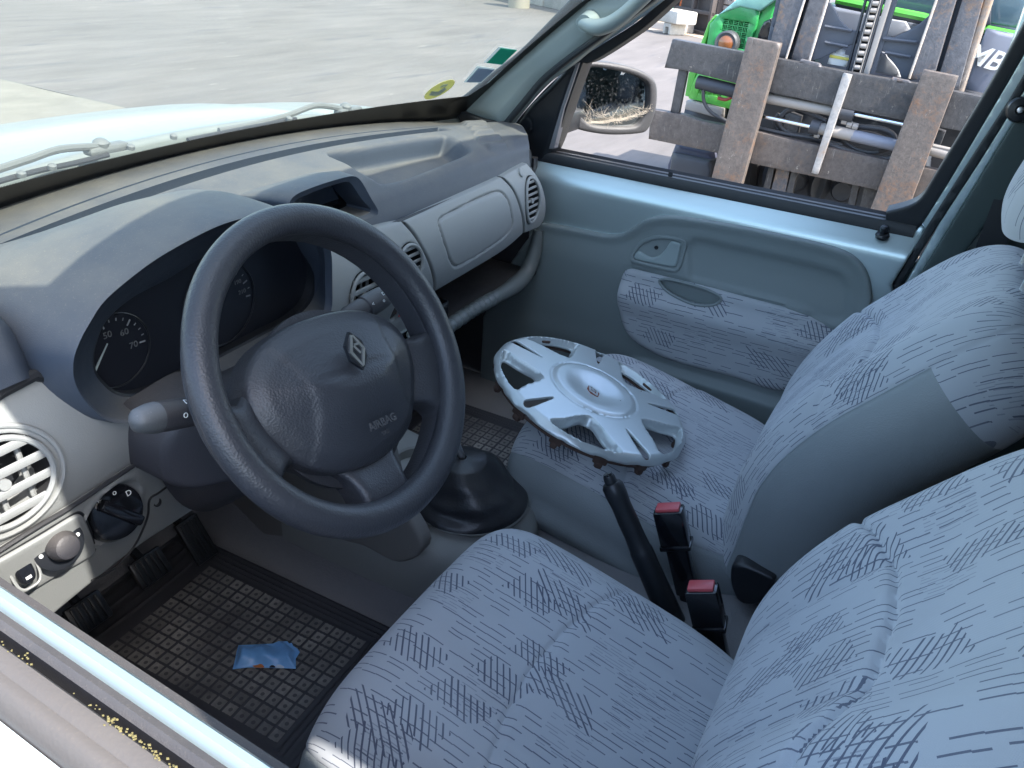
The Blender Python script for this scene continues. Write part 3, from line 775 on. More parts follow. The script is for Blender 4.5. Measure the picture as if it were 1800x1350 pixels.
# stalks
def stalk(p0,p1,name,label):
    p0,p1=np.array(p0),np.array(p1); d=p1-p0; L=np.linalg.norm(d); d/=L
    s=part(name,label); g=MB()
    g.lathe([(.010,-.05),(.011,L*.25),(.0125,L*.35),(.0150,L*.42),(.0152,L*.60),(.0140,L*.605),(.0140,L*.62),(.0158,L*.63),(.0160,L*.80),(.0150,L*.9),(.0115,L*.97),(.006,L*.995),(0,L)],p0,d,28)
    g.build('stalk_body',M['darkclean'],s); return s,p0,d,L
yk=.055
s1,p0,d,L=stalk(on(470,700,'y',.10),on(233,741,'y',.085),'control_stalk','worn indicator stalk with pale rubbed tip')
mworn=plastic('worn_tip',(.055,.06,.065),.5,400,.2,dust=.6,dcol=(.30,.30,.30),var=.5)
g=MB(); g.lathe([(.0161,L*.86),(.0153,L*.905),(.0120,L*.972),(.0064,L*.998),(0,L*1.004)],p0,d,28); g.build('worn_tip',mworn,s1)
side=np.cross(d,WN); side/=np.linalg.norm(side); nv=np.cross(side,d); nv=nv if nv@(CAM-p0)>0 else -nv
up_=np.cross(d,nv)
for f,s_,ang in ((.70,'D',.6),(.74,'O',-.3),(.52,'O',.5),(.50,'C',-.2),(.44,'<',.4)):
    q=(nv*math.cos(ang)+np.cross(d,nv)*math.sin(ang)); a=p0+d*L*f+q*.0164
    text(s_,.008,M['white'],frame4(a,np.cross(q,-d) if 0 else -d,np.cross(q,-d)),'stalk_marking',s1)
s2,p0,d,L=stalk(on(560,590,'y',.11),on(684,515,'y',.10),'control_stalk','dark wiper stalk pointing at the centre vent')
nv=np.cross(np.cross(d,WN),d); nv/=np.linalg.norm(nv); nv=nv if nv@(CAM-p0)>0 else -nv
for f,s_,ang in ((.45,'o',.0),(.80,'o',.2),(.84,'D',-.3),(.66,'<',0.)):
    q=(nv*math.cos(ang)+np.cross(d,nv)*math.sin(ang)); a=p0+d*L*f+q*.0162
    text(s_,.007,M['white'],frame4(a,d,np.cross(q,d)),'stalk_marking',s2)
# ---------------------------------------------------------------- seats
def slab(spine,hw,T,front,px=3.2,pn=2.2,ns=210,nt=256,end=.14,end2=.0,pe=2.6,te=1.,crn=.10):
    """spine: (y,z) list of the front/top surface; returns grid[ns][nt], s list, local x"""
    S=cr([(0,y,z) for y,z in spine],12,False); d=np.r_[0,np.cumsum(np.linalg.norm(np.diff(S,axis=0),axis=1))]; L=d[-1]
    s=np.linspace(0,1,ns); s=np.where(s>.7,.7+.3*(1-np.clip(1-(s-.7)/.3,0,9)**1.6),s)*L
    C=np.stack([np.interp(s,d,S[:,k]) for k in range(3)],1)
    for _ in range(4): C[1:-1]=(C[:-2]+2*C[1:-1]+C[2:])/4
    Tn=np.gradient(C,axis=0); Tn/=np.linalg.norm(Tn,axis=1)[:,None]
    N=np.cross(X3,Tn); N=N*(1 if (N[ns//2]@np.array([0,-1,.6]))<0 else 1)
    sg=1 if front(N[ns//2]) else -1; N=N*sg
    R=[]; XL=[]
    tq=np.linspace(0,2*np.pi,8001); cx_=np.sign(np.cos(tq))*np.abs(np.cos(tq))**(2/px)*.25; cy_=np.sign(np.sin(tq))*np.abs(np.sin(tq))**(2/pn)*.10
    aq=np.r_[0,np.cumsum(np.hypot(np.diff(cx_),np.diff(cy_)))]; th=np.interp(np.linspace(0,aq[-1],nt,endpoint=False),aq,tq)+np.pi; th=np.where(th>2*np.pi,th-2*np.pi,th); th=np.roll(np.sort(th),0)
    for i in range(ns):
        t=np.clip((s[i]-(L-end))/end,0,1); t=min(t,.9995); e=(1-t**pe)**(1/pe); et=(1-t**(pe+te))**(1/(pe+te))
        w_=(hw(s[i]/L) if callable(hw) else hw)
        w_=w_-crn*(1-(1-t**2.6)**(1/2.6))
        t_=T(s[i]/L) if callable(T) else T
        c,sn=np.cos(th),np.sin(th)
        x=w_*np.sign(c)*np.abs(c)**(2/px); n=t_/2*np.sign(sn)*np.abs(sn)**(2/pn)
        n=n*max(et,.02)-t_/2
        R.append(C[i]+x[:,None]*X3+n[:,None]*N[i]); XL.append(x)
    return np.array(R),s,np.array(XL),N,th
def seat():
    st=part('front_seat')
    # backrest
    sp=[(-.462,.545),(-.468,.60),(-.470,.65),(-.478,.73),(-.504,.81),(-.548,.89),(-.600,.96),(-.655,1.03),(-.700,1.085),(-.72,1.11)]
    G,s,XL,N,th=slab(sp,lambda q:.243-.012*(q-.4)**2,lambda q:.275-.06*q,lambda n:n[1]>0,end=.17)
    L=s[-1]; ss=np.repeat(s[:,None],G.shape[1],1)
    wv=.243; ax=np.abs(XL)
    frontm=np.sin(th)[None,:]>0
    tt=np.clip((s-(L-.17))/.17,0,1)[:,None]
    prof=-.034*(1-smooth((ax/wv-.30)/.42))*smooth(np.sin(th)/.5)[None,:]*(1-.6*tt)
    lum=.016*np.exp(-((ss-.16)/.10)**2)*(1-smooth((ax-.06)/.10))*frontm
    arcx=np.array([-.26,-.2,-.13,-.07,0,.07,.13,.2,.26]); arcs=np.array([.19,.243,.288,.311,.320,.311,.288,.243,.19])+.105
    dA=(ss-np.interp(XL,arcx,arcs)); gro=-.0045*np.exp(-(dA/.0055)**2)*frontm*smooth((.215-ax)/.04)
    below=smooth(-dA/.003)*frontm*smooth((.20-ax)/.05)*.0045
    below=below*np.exp(dA/.09).clip(0,1)
    dV=ax-.086; groV=-.0035*np.exp(-(dV/.0075)**2)*frontm*(dA<0)
    disp=prof+gro+below+groV+lum
    seamk=[k for k in range(len(th)) if frontm[0][k]]
    # wrap seam: fabric covers sin(th)>-.35
    fabr=np.sin(th)>.52
    for i in range(len(s)): G[i]+=disp[i][:,None]*N[i]
    def split(G,name1,name2,fabr,mat2,XLm=None,dep=None,ilim=9999):
        nt=len(fabr)
        e=np.linalg.norm(np.roll(G,-1,1)-G,axis=2); v_=np.cumsum(e,1); k0=int(nt*3/4)%nt
        # uv: start from underside so seam of uv hides
        st_=np.argmin(np.sin(th)); G2=np.roll(G,-st_,1); fb=np.roll(fabr,-st_); 
        e=np.linalg.norm(np.diff(G2,axis=1),axis=2); v_=np.c_[np.zeros(len(G2)),np.cumsum(e,1)]; mid=nt//2; v_=v_-v_[:,[mid]]
        # keep pattern straight: use x for top part
        u=np.r_[0,np.cumsum(np.linalg.norm(np.diff(G2[:,mid],axis=0),axis=1))]; V=G2.reshape(-1,3); v_=np.roll(XLm,-st_,1)+np.sign(np.roll(XLm,-st_,1))*np.roll(dep,-st_,1); UV=np.stack([np.repeat(u[:,None],nt,1),v_],2).reshape(-1,2)
        F1=[];F2=[]
        for i in range(len(G2)-1):
            for k in range(nt):
                l=(k+1)%nt; f=(i*nt+k,(i+1)*nt+k,(i+1)*nt+l,i*nt+l)
                (F1 if ((fb[k] and fb[l]) or i>=ilim) else F2).append(f)
        F1.append(tuple((len(G2)-1)*nt+k for k in range(nt))); F2.append(tuple(k for k in range(nt))[::-1])
        outs=[]
        for nm,F_,m in ((name1,F1,M['fabric']),(name2,F2,mat2)):
            used=sorted(set(i for f in F_ for i in f)); mp={q:i for i,q in enumerate(used)}
            o=mesh(nm,V[used],[tuple(mp[i] for i in f) for f in F_],m,st,uv=UV[used],ang=60)
            bm=bmesh.new(); bm.from_mesh(o.data); bmesh.ops.recalc_face_normals(bm,faces=bm.faces); bm.to_mesh(o.data); bm.free()
            outs.append(o)
        return outs
    # groove at the fabric/vinyl border
    for k in range(len(th)):
        if fabr[k]!=fabr[(k+1)%len(th)]:
            kk=k if fabr[k] else (k+1)%len(th)
            for i in range(len(s)):
                c=G[i].mean(0); G[i][kk]+= (c-G[i][kk])/np.linalg.norm(c-G[i][kk])*.0022
    split(G,'backrest','backrest_side_cover',fabr,M['vinyl'],XL,np.maximum(0,.7-np.sin(th))[None,:]*.09+0*XL,ilim=int(np.searchsorted(s,.52)))
    seamP=[]
    kk=[k for k in range(len(th)) if fabr[k] and not fabr[(k-1)%len(th)]][0]; kk2=[k for k in range(len(th)) if fabr[k] and not fabr[(k+1)%len(th)]][0]
    # stitches
    for k_ in (kk,kk2):
        g=MB()
        for i in range(6,int(np.searchsorted(s,.52))):
            if i%1==0:
                a=G[i][k_]; b=G[i+1][k_]; c=G[i].mean(0); o_=(a-c)/np.linalg.norm(a-c)*.0022; g.tube([a+o_+(b-a)*.2,a+o_+(b-a)*.75],.0006,4)
        g.build('stitching',M['handle'],st)
    # cushion
    sp=[(-.60,.600),(-.52,.612),(-.42,.630),(-.30,.655),(-.20,.672),(-.13,.677),(-.090,.674),(-.062,.664)]
    G,s,XL,N,th2=slab(sp,lambda q:.254-.055*np.clip((.35-q)/.35,0,1)**1.5,lambda q:.235,lambda n:n[2]>0,end=.125,pe=2.3,te=.2,crn=.085)
    L=s[-1]; ss=np.repeat(s[:,None],G.shape[1],1); ax=np.abs(XL); frontm=np.sin(th2)[None,:]>0
    tt=np.clip((s-(L-.12))/.12,0,1)[:,None]
    prof=-.020*(1-smooth((ax/.245-.30)/.42))*smooth(np.sin(th2)/.5)[None,:]*(1-tt)
    arcx=np.array([-.26,-.21,-.14,-.08,0,.08,.14,.21,.26]); arcs=np.array([.24,.270,.298,.314,.322,.314,.298,.270,.24])
    dA=(ss-np.interp(XL,arcx,arcs)); gro=-.005*np.exp(-(dA/.0055)**2)*frontm*smooth((.22-ax)/.04)
    below=-smooth(dA/.003)*frontm*smooth((.235-ax)/.03)*.004*np.exp(-dA/.09).clip(0,1)
    dV=ax-.105; groV=-.003*np.exp(-(dV/.0075)**2)*frontm*(dA<0)
    wr=.0018*np.sin(ss*55+XL*30)*np.exp(-(ss/.14)**2)*frontm
    disp=prof+gro+below+groV+wr
    side=.016*smooth(-np.sin(th2)/.3+.2)[None,:]*np.sign(np.cos(th2))[None,:]*smooth(np.abs(np.cos(th2))/.5)[None,:]*(1-tt)
    for i in range(len(s)): G[i][:,0]+=side[i]
    for i in range(len(s)): G[i]+=disp[i][:,None]*N[i]
    fabr=np.sin(th2)>.50
    for k in range(len(th2)):
        if fabr[k]!=fabr[(k+1)%len(th2)]:
            kk=k if fabr[k] else (k+1)%len(th2)
            for i in range(len(s)):
                c=G[i].mean(0); G[i][kk]+= (c-G[i][kk])/np.linalg.norm(c-G[i][kk])*.0025
    split(G,'cushion','cushion_side_cover',fabr,M['vinyl'],XL,np.maximum(0,.7-np.sin(th2))[None,:]*.09+0*XL)
    # headrest
    hs=[(-.712,1.125),(-.700,1.16),(-.704,1.21),(-.720,1.26),(-.752,1.295)]
    G,s,XL,N,th3=slab(hs,.125,lambda q:.10,lambda n:n[1]>0,end=.06,ns=50,nt=64,px=2.6,pn=2.1)
    G[0]=G[0].mean(0)+(G[0]-G[0].mean(0))*.6; G[1]=G[1].mean(0)+(G[1]-G[1].mean(0))*.85
    u=s; V=G.reshape(-1,3); nt_=64
    loft('headrest',G,M['fabric'],st,closed=True,uv=True,cap=True,flip=True)
    g=MB()
    for x in (-.06,.06):
        g=MB(); g.tube([(x,-.76,1.04),(x,-.765,1.17)],.006,10); g.build('headrest_post',M['chrome'],st)
    # base and rails
    g=MB(); g.box((0,-.34,.455),(.40,.42,.09),bv=.02); g.box((-.2,-.33,.40),(.03,.5,.05),bv=.004); g.box((.2,-.33,.40),(.03,.5,.05),bv=.004)
    g.build('seat_base',M['rubber'],st)
    return st
s1_=seat(); s1_['label']='empty driver seat in grey hatched fabric'; s1_.location=(-.326,.018,.019)
s2_=s1_.copy(); COL.objects.link(s2_); s2_.parent=van; s2_.location=(.324,.124,.004); s2_['label']='passenger seat with a wheel trim lying on its cushion'
tilt=math.radians(2.2); piv=Vector((0,-.47,.56)); TM=Matrix.Translation(piv)@Matrix.Rotation(tilt,4,'X')@Matrix.Translation(-piv)
for ch in list(s1_.children):
    c=ch.copy(); COL.objects.link(c); c.parent=s2_
    if ch.name.split('.')[0] in ('backrest','backrest_side_cover','headrest','headrest_post','stitching'): c.matrix_local=TM
# recline knob of passenger seat
g=MB()
pk=on(1315,1025,'x',.070)
K=Surf(pk,Y3,Z3,-X3)
kn=cr(K.tr([(1283,1008),(1288,995),(1310,995),(1352,1013),(1362,1022),(1350,1050),(1330,1064),(1300,1060),(1286,1035)]),4)
lv=panel('recline_lever',M['black'],K,kn,step=.005,rr=.006,thick=.03,parent=s2_)
lv.matrix_parent_inverse=Matrix.Translation(-Vector(s2_.location))
# ---------------------------------------------------------------- handbrake, buckles, console
hbk=part('handbrake')
a=on(1070,838,'x',.0); b=on(1150,1020,'x',-.01); d=(b-a)/np.linalg.norm(b-a)
g=MB(); g.lathe([(.0,-.003),(.0085,-.002),(.0095,.003),(.0095,.010),(.0135,.0105),(.0168,.016),(.0172,.03),(.0155,.05),(.0162,.075),(.0158,.10),(.0168,.125),(.0180,.128),(.0185,.14),(.0185,.16),(.021,.26)],a,d,30)
g.build('brake_lever_grip',M['black'],hbk)
g=MB(); g.lathe([(0,-.006),(.0070,-.005),(.0076,-.001),(.0076,.004)],a,d,20); g.build('release_button',M['gloss'],hbk)
def buckle(px,py,x,L,name,label,rx=0):
    p=on(px,py,'x',x); bk=part('seat_buckle',label)
    e=on(px+30,py+130,'x',x)-p; dz=-e/np.linalg.norm(e); fx=np.cross(np.array([0,1.,0]),dz); fx/=np.linalg.norm(fx); fy=np.cross(dz,fx); R=np.array([fx,fy,dz]).T
    rz=math.radians(rx); fx2=fx*math.cos(rz)+fy*math.sin(rz); fy2=-fx*math.sin(rz)+fy*math.cos(rz); R=np.array([fx2,fy2,dz]).T
    g=MB(); g.box(p-dz*.036,(.030,.047,.064),R=R,bv=.004); g.box(p-dz*.070,(.034,.050,.008),R=R,bv=.002); g.box(p-dz*.115,(.020,.036,.10),R=R,bv=.004); g.box(p-dz*.19,(.012,.030,.12),R=R,bv=.004)
    g.build('buckle_body',M['gloss'],bk)
    g=MB(); g.box(p-dz*.002,(.023,.038,.007),R=R,bv=.0025); g.build('release_button',M['red'],bk)
buckle(1174,890,.055,0,'','passenger belt buckle with red button beside the handbrake',10)
buckle(1232,1028,-.045,0,'','driver belt buckle with red button against the cushion',10)
cons=part('centre_console')
R=[]
ys=[.34,.25,.15,.05,-.02,-.06,-.08,-.090]; hwid=[.150,.148,.145,.138,.120,.095,.060,.01]; zt=[.60,.59,.578,.570,.562,.552,.535,.52]
yy=np.linspace(0,1,40); Y_=np.interp(yy,np.linspace(0,1,8),ys); W_=np.interp(Y_,ys[::-1],hwid[::-1]); Zt=np.interp(Y_,ys[::-1],zt[::-1])
for y,w_,z in zip(Y_,W_,Zt):
    t=np.linspace(0,np.pi,36); c=np.cos(t)
    X=w_*np.sign(c)*np.abs(c)**.55; Z=.44+(z-.44)*np.sin(t)**.5
    R.append(np.c_[X-.005,np.full(36,y),Z])
loft('console_cover',R,M['gray'],cons,flip=True)
bc_=np.array([.004,.045,.572])
g=MB(); g.tube([bc_+np.array([.096*math.cos(t),.102*math.sin(t),.004*math.sin(t)]) for t in np.linspace(0,2*np.pi,48,endpoint=False)],.008,10,closed=True,sc=.7); g.build('boot_surround',M['gray'],cons)
R=[]
kx,ky,kz=on(812,803,'x',-.01)
ax_=np.array([kx,ky,kz])
for f in np.linspace(0,1,26):
    c=bc_*(1-f)+ax_*f; r=(.070*(1-f)**.8+.034*(1 if f<.97 else .4)); wv=.0018*math.sin(f*20)*(1-f)
    t=np.linspace(0,2*np.pi,48,endpoint=False)
    fold=1+.06*np.sin(3*t+1.+1.5*f)*(1-f*.4)*min(1,f*4)+.015*np.sin(8*t+5*f)*min(1,f*4)
    if f==1: r=.008
    R.append(np.stack([c[0]+(r+wv)*np.cos(t)*fold,c[1]+(r+wv)*1.05*np.sin(t)*fold,c[2]+0*t+.012*np.sin(3*t+4*f)*f*(1-f)*2],1))
M['leather']=plastic('black_leatherette',(.022,.024,.03),.34,300,.3,dust=.1)
loft('gear_boot',R,M['leather'],cons,closed=True)
kq=on(787,742,'x',-.035); kd=(kq-ax_)/np.linalg.norm(kq-ax_)
g=MB(); g.tube([ax_-kd*.02,kq],.006,10); g.build('gear_stick',M['chrome'],cons)
g=MB(); g.lathe([(.009,-.02),(.013,-.008),(.0165,.01),(.015,.022),(.0,.027)],kq,kd,24); g.build('gear_knob',M['black'],cons)
# cup holder in front
cp=on(735,812,'z',.60); g=MB(); g.lathe([(.040,-.055),(.043,.0),(.046,.003),(.049,0),(.047,-.05)],cp,(0,0,1),36); g.lathe([(0,-.05),(.041,-.05)],cp,(0,0,1),36); g.build('cup_holder',M['gray'],cons)
g=MB(); mkp=plastic('kick_plastic',(.19,.185,.18),.6,700,.3,dust=.2)
KS=SX(lambda y,z:-.150-.02*(.75-z)*0+.10*np.clip(y-.35,0,1))
ko=KS.tr([(505,790),(560,770),(680,800),(700,880),(742,962),(700,990),(640,962),(600,952),(575,938),(540,952),(505,945),(430,935),(420,900),(395,880),(420,850)])
panel('console_side',mkp,KS,seg(ko,5,sharp=(0,2,3)),step=.008,rr=.006,thick=.02,parent=cons)
q=KS.inv(503,924,.001); p=KS.pt(np.float64(q[0]),np.float64(q[1]),.001); g=MB(); g.lathe([(.009,0),(.008,.003),(.004,.001),(0,.0)],p,-X3,20); g.build('trim_clip',M['black'],cons)
# ---------------------------------------------------------------- floor
def gfl(x,y):
    t=.13*smooth((.165-np.abs(x))/.05); return .368+t+np.clip(y-.56,0,1)*1.3
FL=SZ(gfl)
panel('floor_carpet',M['carpet'],FL,[(-.70,-1.0),(.70,-1.0),(.70,.80),(-.70,.80)],step=.014,rr=0,thick=0,parent=van)
g=MB(); g.box((0,-1.6,.34),(1.5,1.5,.02)); g.build('load_floor',M['rubber'],van)
# pedals
ped=part('pedals')
for px,py,z,w_,h_,ang in ((345,948,.47,.045,.085,.25),(264,998,.47,.06,.05,.0),(155,1078,.47,.06,.05,0)):
    p=on(px,py,'z',z); fy=np.array([0,.55,.83]); fn=np.array([0,-.83,.55]); Rm=np.array([X3,fy,fn]).T
    g=MB(); g.box(p,(w_,h_,.012),R=Rm,bv=.004)
    n=5
    for k in range(n): g.box(p+X3*((k+.5)/n-.5)*w_*.85+fn*.007,(w_/n*.45,h_*.85,.005),R=Rm,bv=.001)
    g.tube([p-fn*.004,p+np.array([0,.10,.05]),p+np.array([0,.16,.20])],.008,8)
    g.build('pedal',M['black'],ped)
# ---------------------------------------------------------------- passenger door
door=part('door','closed passenger door with its window wound down')
def gdm(y,z): return .742-.034*smooth((.985-z)/.055)+.002*np.sin(z*9)-.10*np.clip(z-.985,0,1)
DM=SX(gdm)
mo=[(.36,.985)]+[tuple(q) for q in DM.tr([(967,285),(1200,334),(1450,379),(1606,407),(1619,396)])]+[tuple(q) for q in DM.tr([(1628,405),(1600,448),(1568,500)])]+[(-.52,.80),(-.50,.34),(.44,.34)]
panel('door_skin',M['paint'],DM,mo,step=.010,rr=.003,thick=.02,parent=door)
def gdt(y,z): return .700-.012*smooth((.86-z)/.1)-.006*smooth((.62-z)/.06)
DT=SX(gdt)
topl=DT.tr([(950,392),(1000,400),(1060,412),(1092,411),(1112,400),(1135,386),(1165,380),(1210,383),(1300,398),(1400,419),(1450,431),(1490,445),(1515,466),(1528,492),(1533,525)])
tro=cr(topl,5,False); tro=[tuple(q) for q in tro]+[(-.47,.70),(-.47,.36),(.43,.36),(.43,.55),(.36,.72)]
rec=cr(DT.tr([(1213,418),(1293,430),(1400,454),(1475,476),(1493,495),(1498,522),(1490,570),(1440,572),(1395,548),(1320,527),(1213,498),(1205,480)]),6)
fabo=cr(DT.tr([(1092,493),(1097,478),(1108,473),(1141,480),(1213,497),(1267,511),(1320,526),(1395,547),(1451,573),(1480,600),(1440,660),(1371,682),(1293,659),(1187,631),(1133,606),(1104,580),(1091,535)]),6)
def hdt(a,b,d):
    P=np.c_[a,b]; m=inside(P,rec); dr=dist(P,rec)
    h=-np.where(m,.008*smooth(dr/.018),0)
    df=dist(P,fabo); mf=inside(P,fabo); h+=np.where(mf,-.004,0)-.003*np.clip(1-df/.004,0,1)
    # top ledge roll
    h+=.004*smooth((.02-d)/.012)*np.where(b>.75,1,0)
    # pocket ledge
    zl=.572-.0*a; t=(zl-b); h+=np.where(t>0,.020*smooth(t/.012),0)*smooth((.02-a)/.05)*(b<.60)
    return h
panel('door_trim',M['doorgray'],DT,tro,step=.0075,h=hdt,rr=.005,thick=.03,parent=door)
def hfa(a,b,d):
    t=.765-b; return .022*smooth(t/.05)-.008*smooth((t-.05)/.05)+.004*smooth(d/.01)
grip=cr(DT.tr([(1155,497),(1168,494),(1205,502),(1240,513),(1262,525),(1263,533),(1248,539),(1218,536),(1185,523),(1165,511)],.018),4)
panel('fabric_insert',M['fabric'],DT,fabo,[grip],step=.0075,h=hfa,rr=.004,thick=.012,parent=door,holeround=False)
DTf=Surf(DT.O,DT.U,DT.V,DT.N,lambda a,b:DT.g(a,b)+.022*smooth((.765-b)/.05)-.008*smooth((.765-b-.05)/.05)+.003)
g=MB(); g.tube([DTf.pt(np.float64(a),np.float64(b),.001) for a,b in resample(grip,.006)],.0034,8,closed=True); g.build('grip_rim',M['doorgray'],door)
R=[[DTf.pt(np.float64(a),np.float64(b),h) for a,b in resample(grip,.006)] for h in (0,-.03)]; R.append([np.mean(R[1],0)]*len(R[0])); loft('grip_well',R,M['doorgray'],door,closed=True)
# inner handle
bez=cr(DT.tr([(1107,452),(1112,438),(1126,423),(1158,413),(1200,419),(1208,428),(1204,448),(1196,472),(1183,478),(1113,462)]),4)
inn_=cr(DT.tr([(1114,450),(1122,438),(1135,427),(1160,420),(1196,425),(1201,431),(1190,468),(1182,471),(1118,456)]),4)
panel('handle_bezel',M['doorgray'],DT,bez,[inn_],step=.004,rr=.003,h0=.004,thick=.008,parent=door,holewall=.02)
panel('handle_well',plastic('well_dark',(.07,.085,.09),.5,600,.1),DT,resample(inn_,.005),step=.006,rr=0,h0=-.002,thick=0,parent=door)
lev=cr(DT.tr([(1115,450),(1123,441),(1134,447),(1147,452),(1160,448),(1170,438),(1181,424),(1199,428),(1189,468),(1180,469),(1118,456)]),5,sharp=(7,8))
panel('handle_lever',M['handle'],DT,lev,step=.004,rr=.004,h0=.004,thick=.012,parent=door)
q=DT.inv(1154,435,.0); p=DT.pt(np.float64(q[0]),np.float64(q[1]),-.001); g=MB(); g.lathe([(.0045,0),(.0045,.003),(.0025,.003),(.0,.001)],p,-X3,16); g.build('handle_screw',M['black'],door)
p=on(1551,414,'x',.726); g=MB(); g.lathe([(.0125,-.004),(.0135,.001),(.0115,.005),(.0065,.006),(.0062,.010),(.0078,.013),(.0078,.018),(.005,.0215),(0,.022)],p,(-.25,0,1),26); g.build('lock_knob',M['black'],door)
# sill strip, window channel, frame
zs=.975
g=MB()
y0,y1=.305,-.505
def run(prof,ya,yb,name,mat,par,n=20,zo=lambda y:0.):
    R=[[(x,y,z+zo(y)) for x,z in prof] for y in np.linspace(ya,yb,n)]
    return loft(name,R,mat,par)
run([(.735,.968),(.735,.984),(.739,.990),(.748,.991),(.752,.985),(.753,.95)],.33,-.50,'inner_seal',M['rubber'],door)
run([(.753,.972),(.764,.972)],.33,-.50,'window_channel',M['black'],door)
run([(.764,.95),(.765,.982),(.768,.989),(.776,.990),(.781,.986)],.33,-.50,'glass_edge_strip',M['darkclean'],door)
run([(.781,.95),(.782,.988),(.788,.994),(.800,.990),(.806,.978),(.81,.93),(.825,.80),(.83,.5)],.33,-.52,'outer_door_skin',M['black'],door)
gF=lambda y,z:.742-.11*np.clip(z-.985,0,1)
DF=SX(gF)
fr=DF.tr([(1557,372),(1595,362),(1619,347),(1640,314),(1739,150),(1800,40),(1850,-50),(1885,-50),(1768,152),(1667,322),(1622,393),(1609,406),(1585,404),(1555,398)])
panel('window_frame',M['rubber'],DF,seg(fr,4,sharp=(0,6,7,12,13)),step=.006,rr=.005,thick=.05,parent=door)
fr2=DF.tr([(1622,393),(1667,322),(1768,152),(1885,-50),(1905,-50),(1795,160),(1700,318),(1632,410)])
panel('frame_paint',M['paint'],DF,fr2,step=.008,rr=.003,h0=.004,thick=.02,parent=door)
run([(.742,1.0),(.742,.985)],0,0.01,'x',M['rubber'],door).name='frame_stub'
# ---------------------------------------------------------------- body shell
gB=lambda y,z:.722-.11*np.clip(z-.985,0,1)
BS=SX(gB)
se=BS.tr([(1566,505),(1629,400),(1693,300),(1773,178),(1890,-20),(1925,-20),(1800,160),(1722,285),(1652,392),(1590,490),(1575,520)])
g=MB(); 
mseal=plastic('ribbed_seal',(.02,.024,.028),.6,500,.2)
panel('door_seal',mseal,BS,se,step=.006,rr=.004,thick=.02,parent=van,h=lambda a,b,d:.0012*np.sin(b*900))
st_=BS.tr([(1590,500),(1652,392),(1722,285),(1800,160),(1925,-20),(1960,-20),(1810,170),(1750,268),(1668,402),(1610,495)])
panel('pillar_edge',M['paint'],BS,st_,step=.008,rr=.003,thick=.02,parent=van,h0=.001)
mteal=plastic('dark_pillar_trim',(.045,.066,.066),.55,800,.2)
BT=SX(lambda y,z:.714-.11*np.clip(z-.985,0,1)+0*y)
bt=BT.tr([(1590,560),(1612,490),(1668,402),(1750,268),(1810,170),(1960,-20),(2150,-20),(1790,320),(1700,440),(1640,560)])
panel('pillar_trim',mteal,BT,bt,step=.012,rr=.004,thick=.03,parent=van)
# side wall behind
g=MB(); g.box((.755,-1.49,1.0),(.02,1.74,1.36)); g.box((.755,-.56,.62),(.02,.12,.60)); g.build('cargo_wall',mteal,van)
g=MB(); g.box((-.755,-1.59,1.0),(.02,1.56,1.36)); g.build('cargo_wall',mteal,van)
g=MB(); g.box((-.815,-1.60,.95),(.03,1.58,1.30),bv=.01); g.build('side_panel_outer',M['paintout'],van)
g=MB(); g.box((0,-2.38,1.05),(1.50,.03,1.3)); g.build('rear_wall',mteal,van)
g=MB(); g.tube([(.70,-.80,.70),(.695,-.83,1.0),(.66,-.87,1.5)],.014,8); g.build('body_rib',M['paint'],van)
g=MB(); g.box((.815,-1.50,.95),(.03,1.90,1.30),bv=.01); g.build('side_panel_outer',M['paintout'],van)
# belt anchor and belt
an=part('seat_belt','dark belt loop on the passenger pillar')
p=on(1793,193,'x',.675); g=MB(); g.lathe([(.020,-.014),(.021,-.002),(.018,.004),(.008,.006),(.006,.003),(0,.003)],p,(-1,-.1,.1),28); g.build('belt_guide',M['black'],an)
g=MB(); g.lathe([(.005,.004),(.005,.007),(0,.008)],p,(-1,-.1,.1),14); g.build('anchor_bolt',M['chrome'],an)
R=[[p+np.array([0,-.02+dx,z*0-s_]) for dx in (-.022,.022)] for s_,z in ((0,0),(.35,0),(.70,0))]
g=MB(); q1=p+np.array([.01,-.035,0]); 
g.box(q1-np.array([-.02,.0,.30]),(.0015,.046,.62)); g.build('belt_webbing',M['rubber'],an)
# roof
rf=[]
for x in np.linspace(-.70,.70,21):
    yh=-.245-.16*x*x; zc=1.70-.08*(abs(x)/.7)**4
    rf.append([(x,y,zc+.0) for y in np.linspace(yh,-2.40,12)])
rf2=[[(x,y,z+.035) for x,y,z in r] for r in rf]
mroof=plastic('roof_lining',(.35,.37,.37),.8,900,.1)
loft('roof_lining',rf,mroof,van); loft('roof',rf2,M['paintout'],van)
g=MB(); g.tube([(x,-.245-.16*x*x,1.71-.08*(abs(x)/.7)**4) for x in np.linspace(-.70,.70,21)],.025,8); g.build('windscreen_header',mroof,van)
# roof rails over the doors and driver-side pillars
for sx in (-1,1):
    g=MB(); g.tube([(sx*.665,-.30,1.60),(sx*.67,-.8,1.625),(sx*.67,-2.3,1.62)],.035,10); g.build('roof_rail',M['pillar'],van)
R=[[(x-.0+.04*max(0,z-1.)/.6*(1 if x<-.75 else .5),y-.05*max(0,z-1.),z) for x,y in ((-.70,-.62),(-.74,-.605),(-.80,-.60),(-.828,-.62),(-.83,-.80),(-.70,-.80))] for z in (.35,.97,1.2,1.4,1.63)]
loft('pillar',R,M['paintout'],van,closed=True,cap=True)  # unseen driver-side pillar, thickened outward to throw shade on the door sill
g=MB(); g.tube([(-.70,.50,1.05),(-.685,.20,1.35),(-.665,-.10,1.55),(-.66,-.33,1.63)],.030,10); g.build('windscreen_pillar',M['pillar'],van)
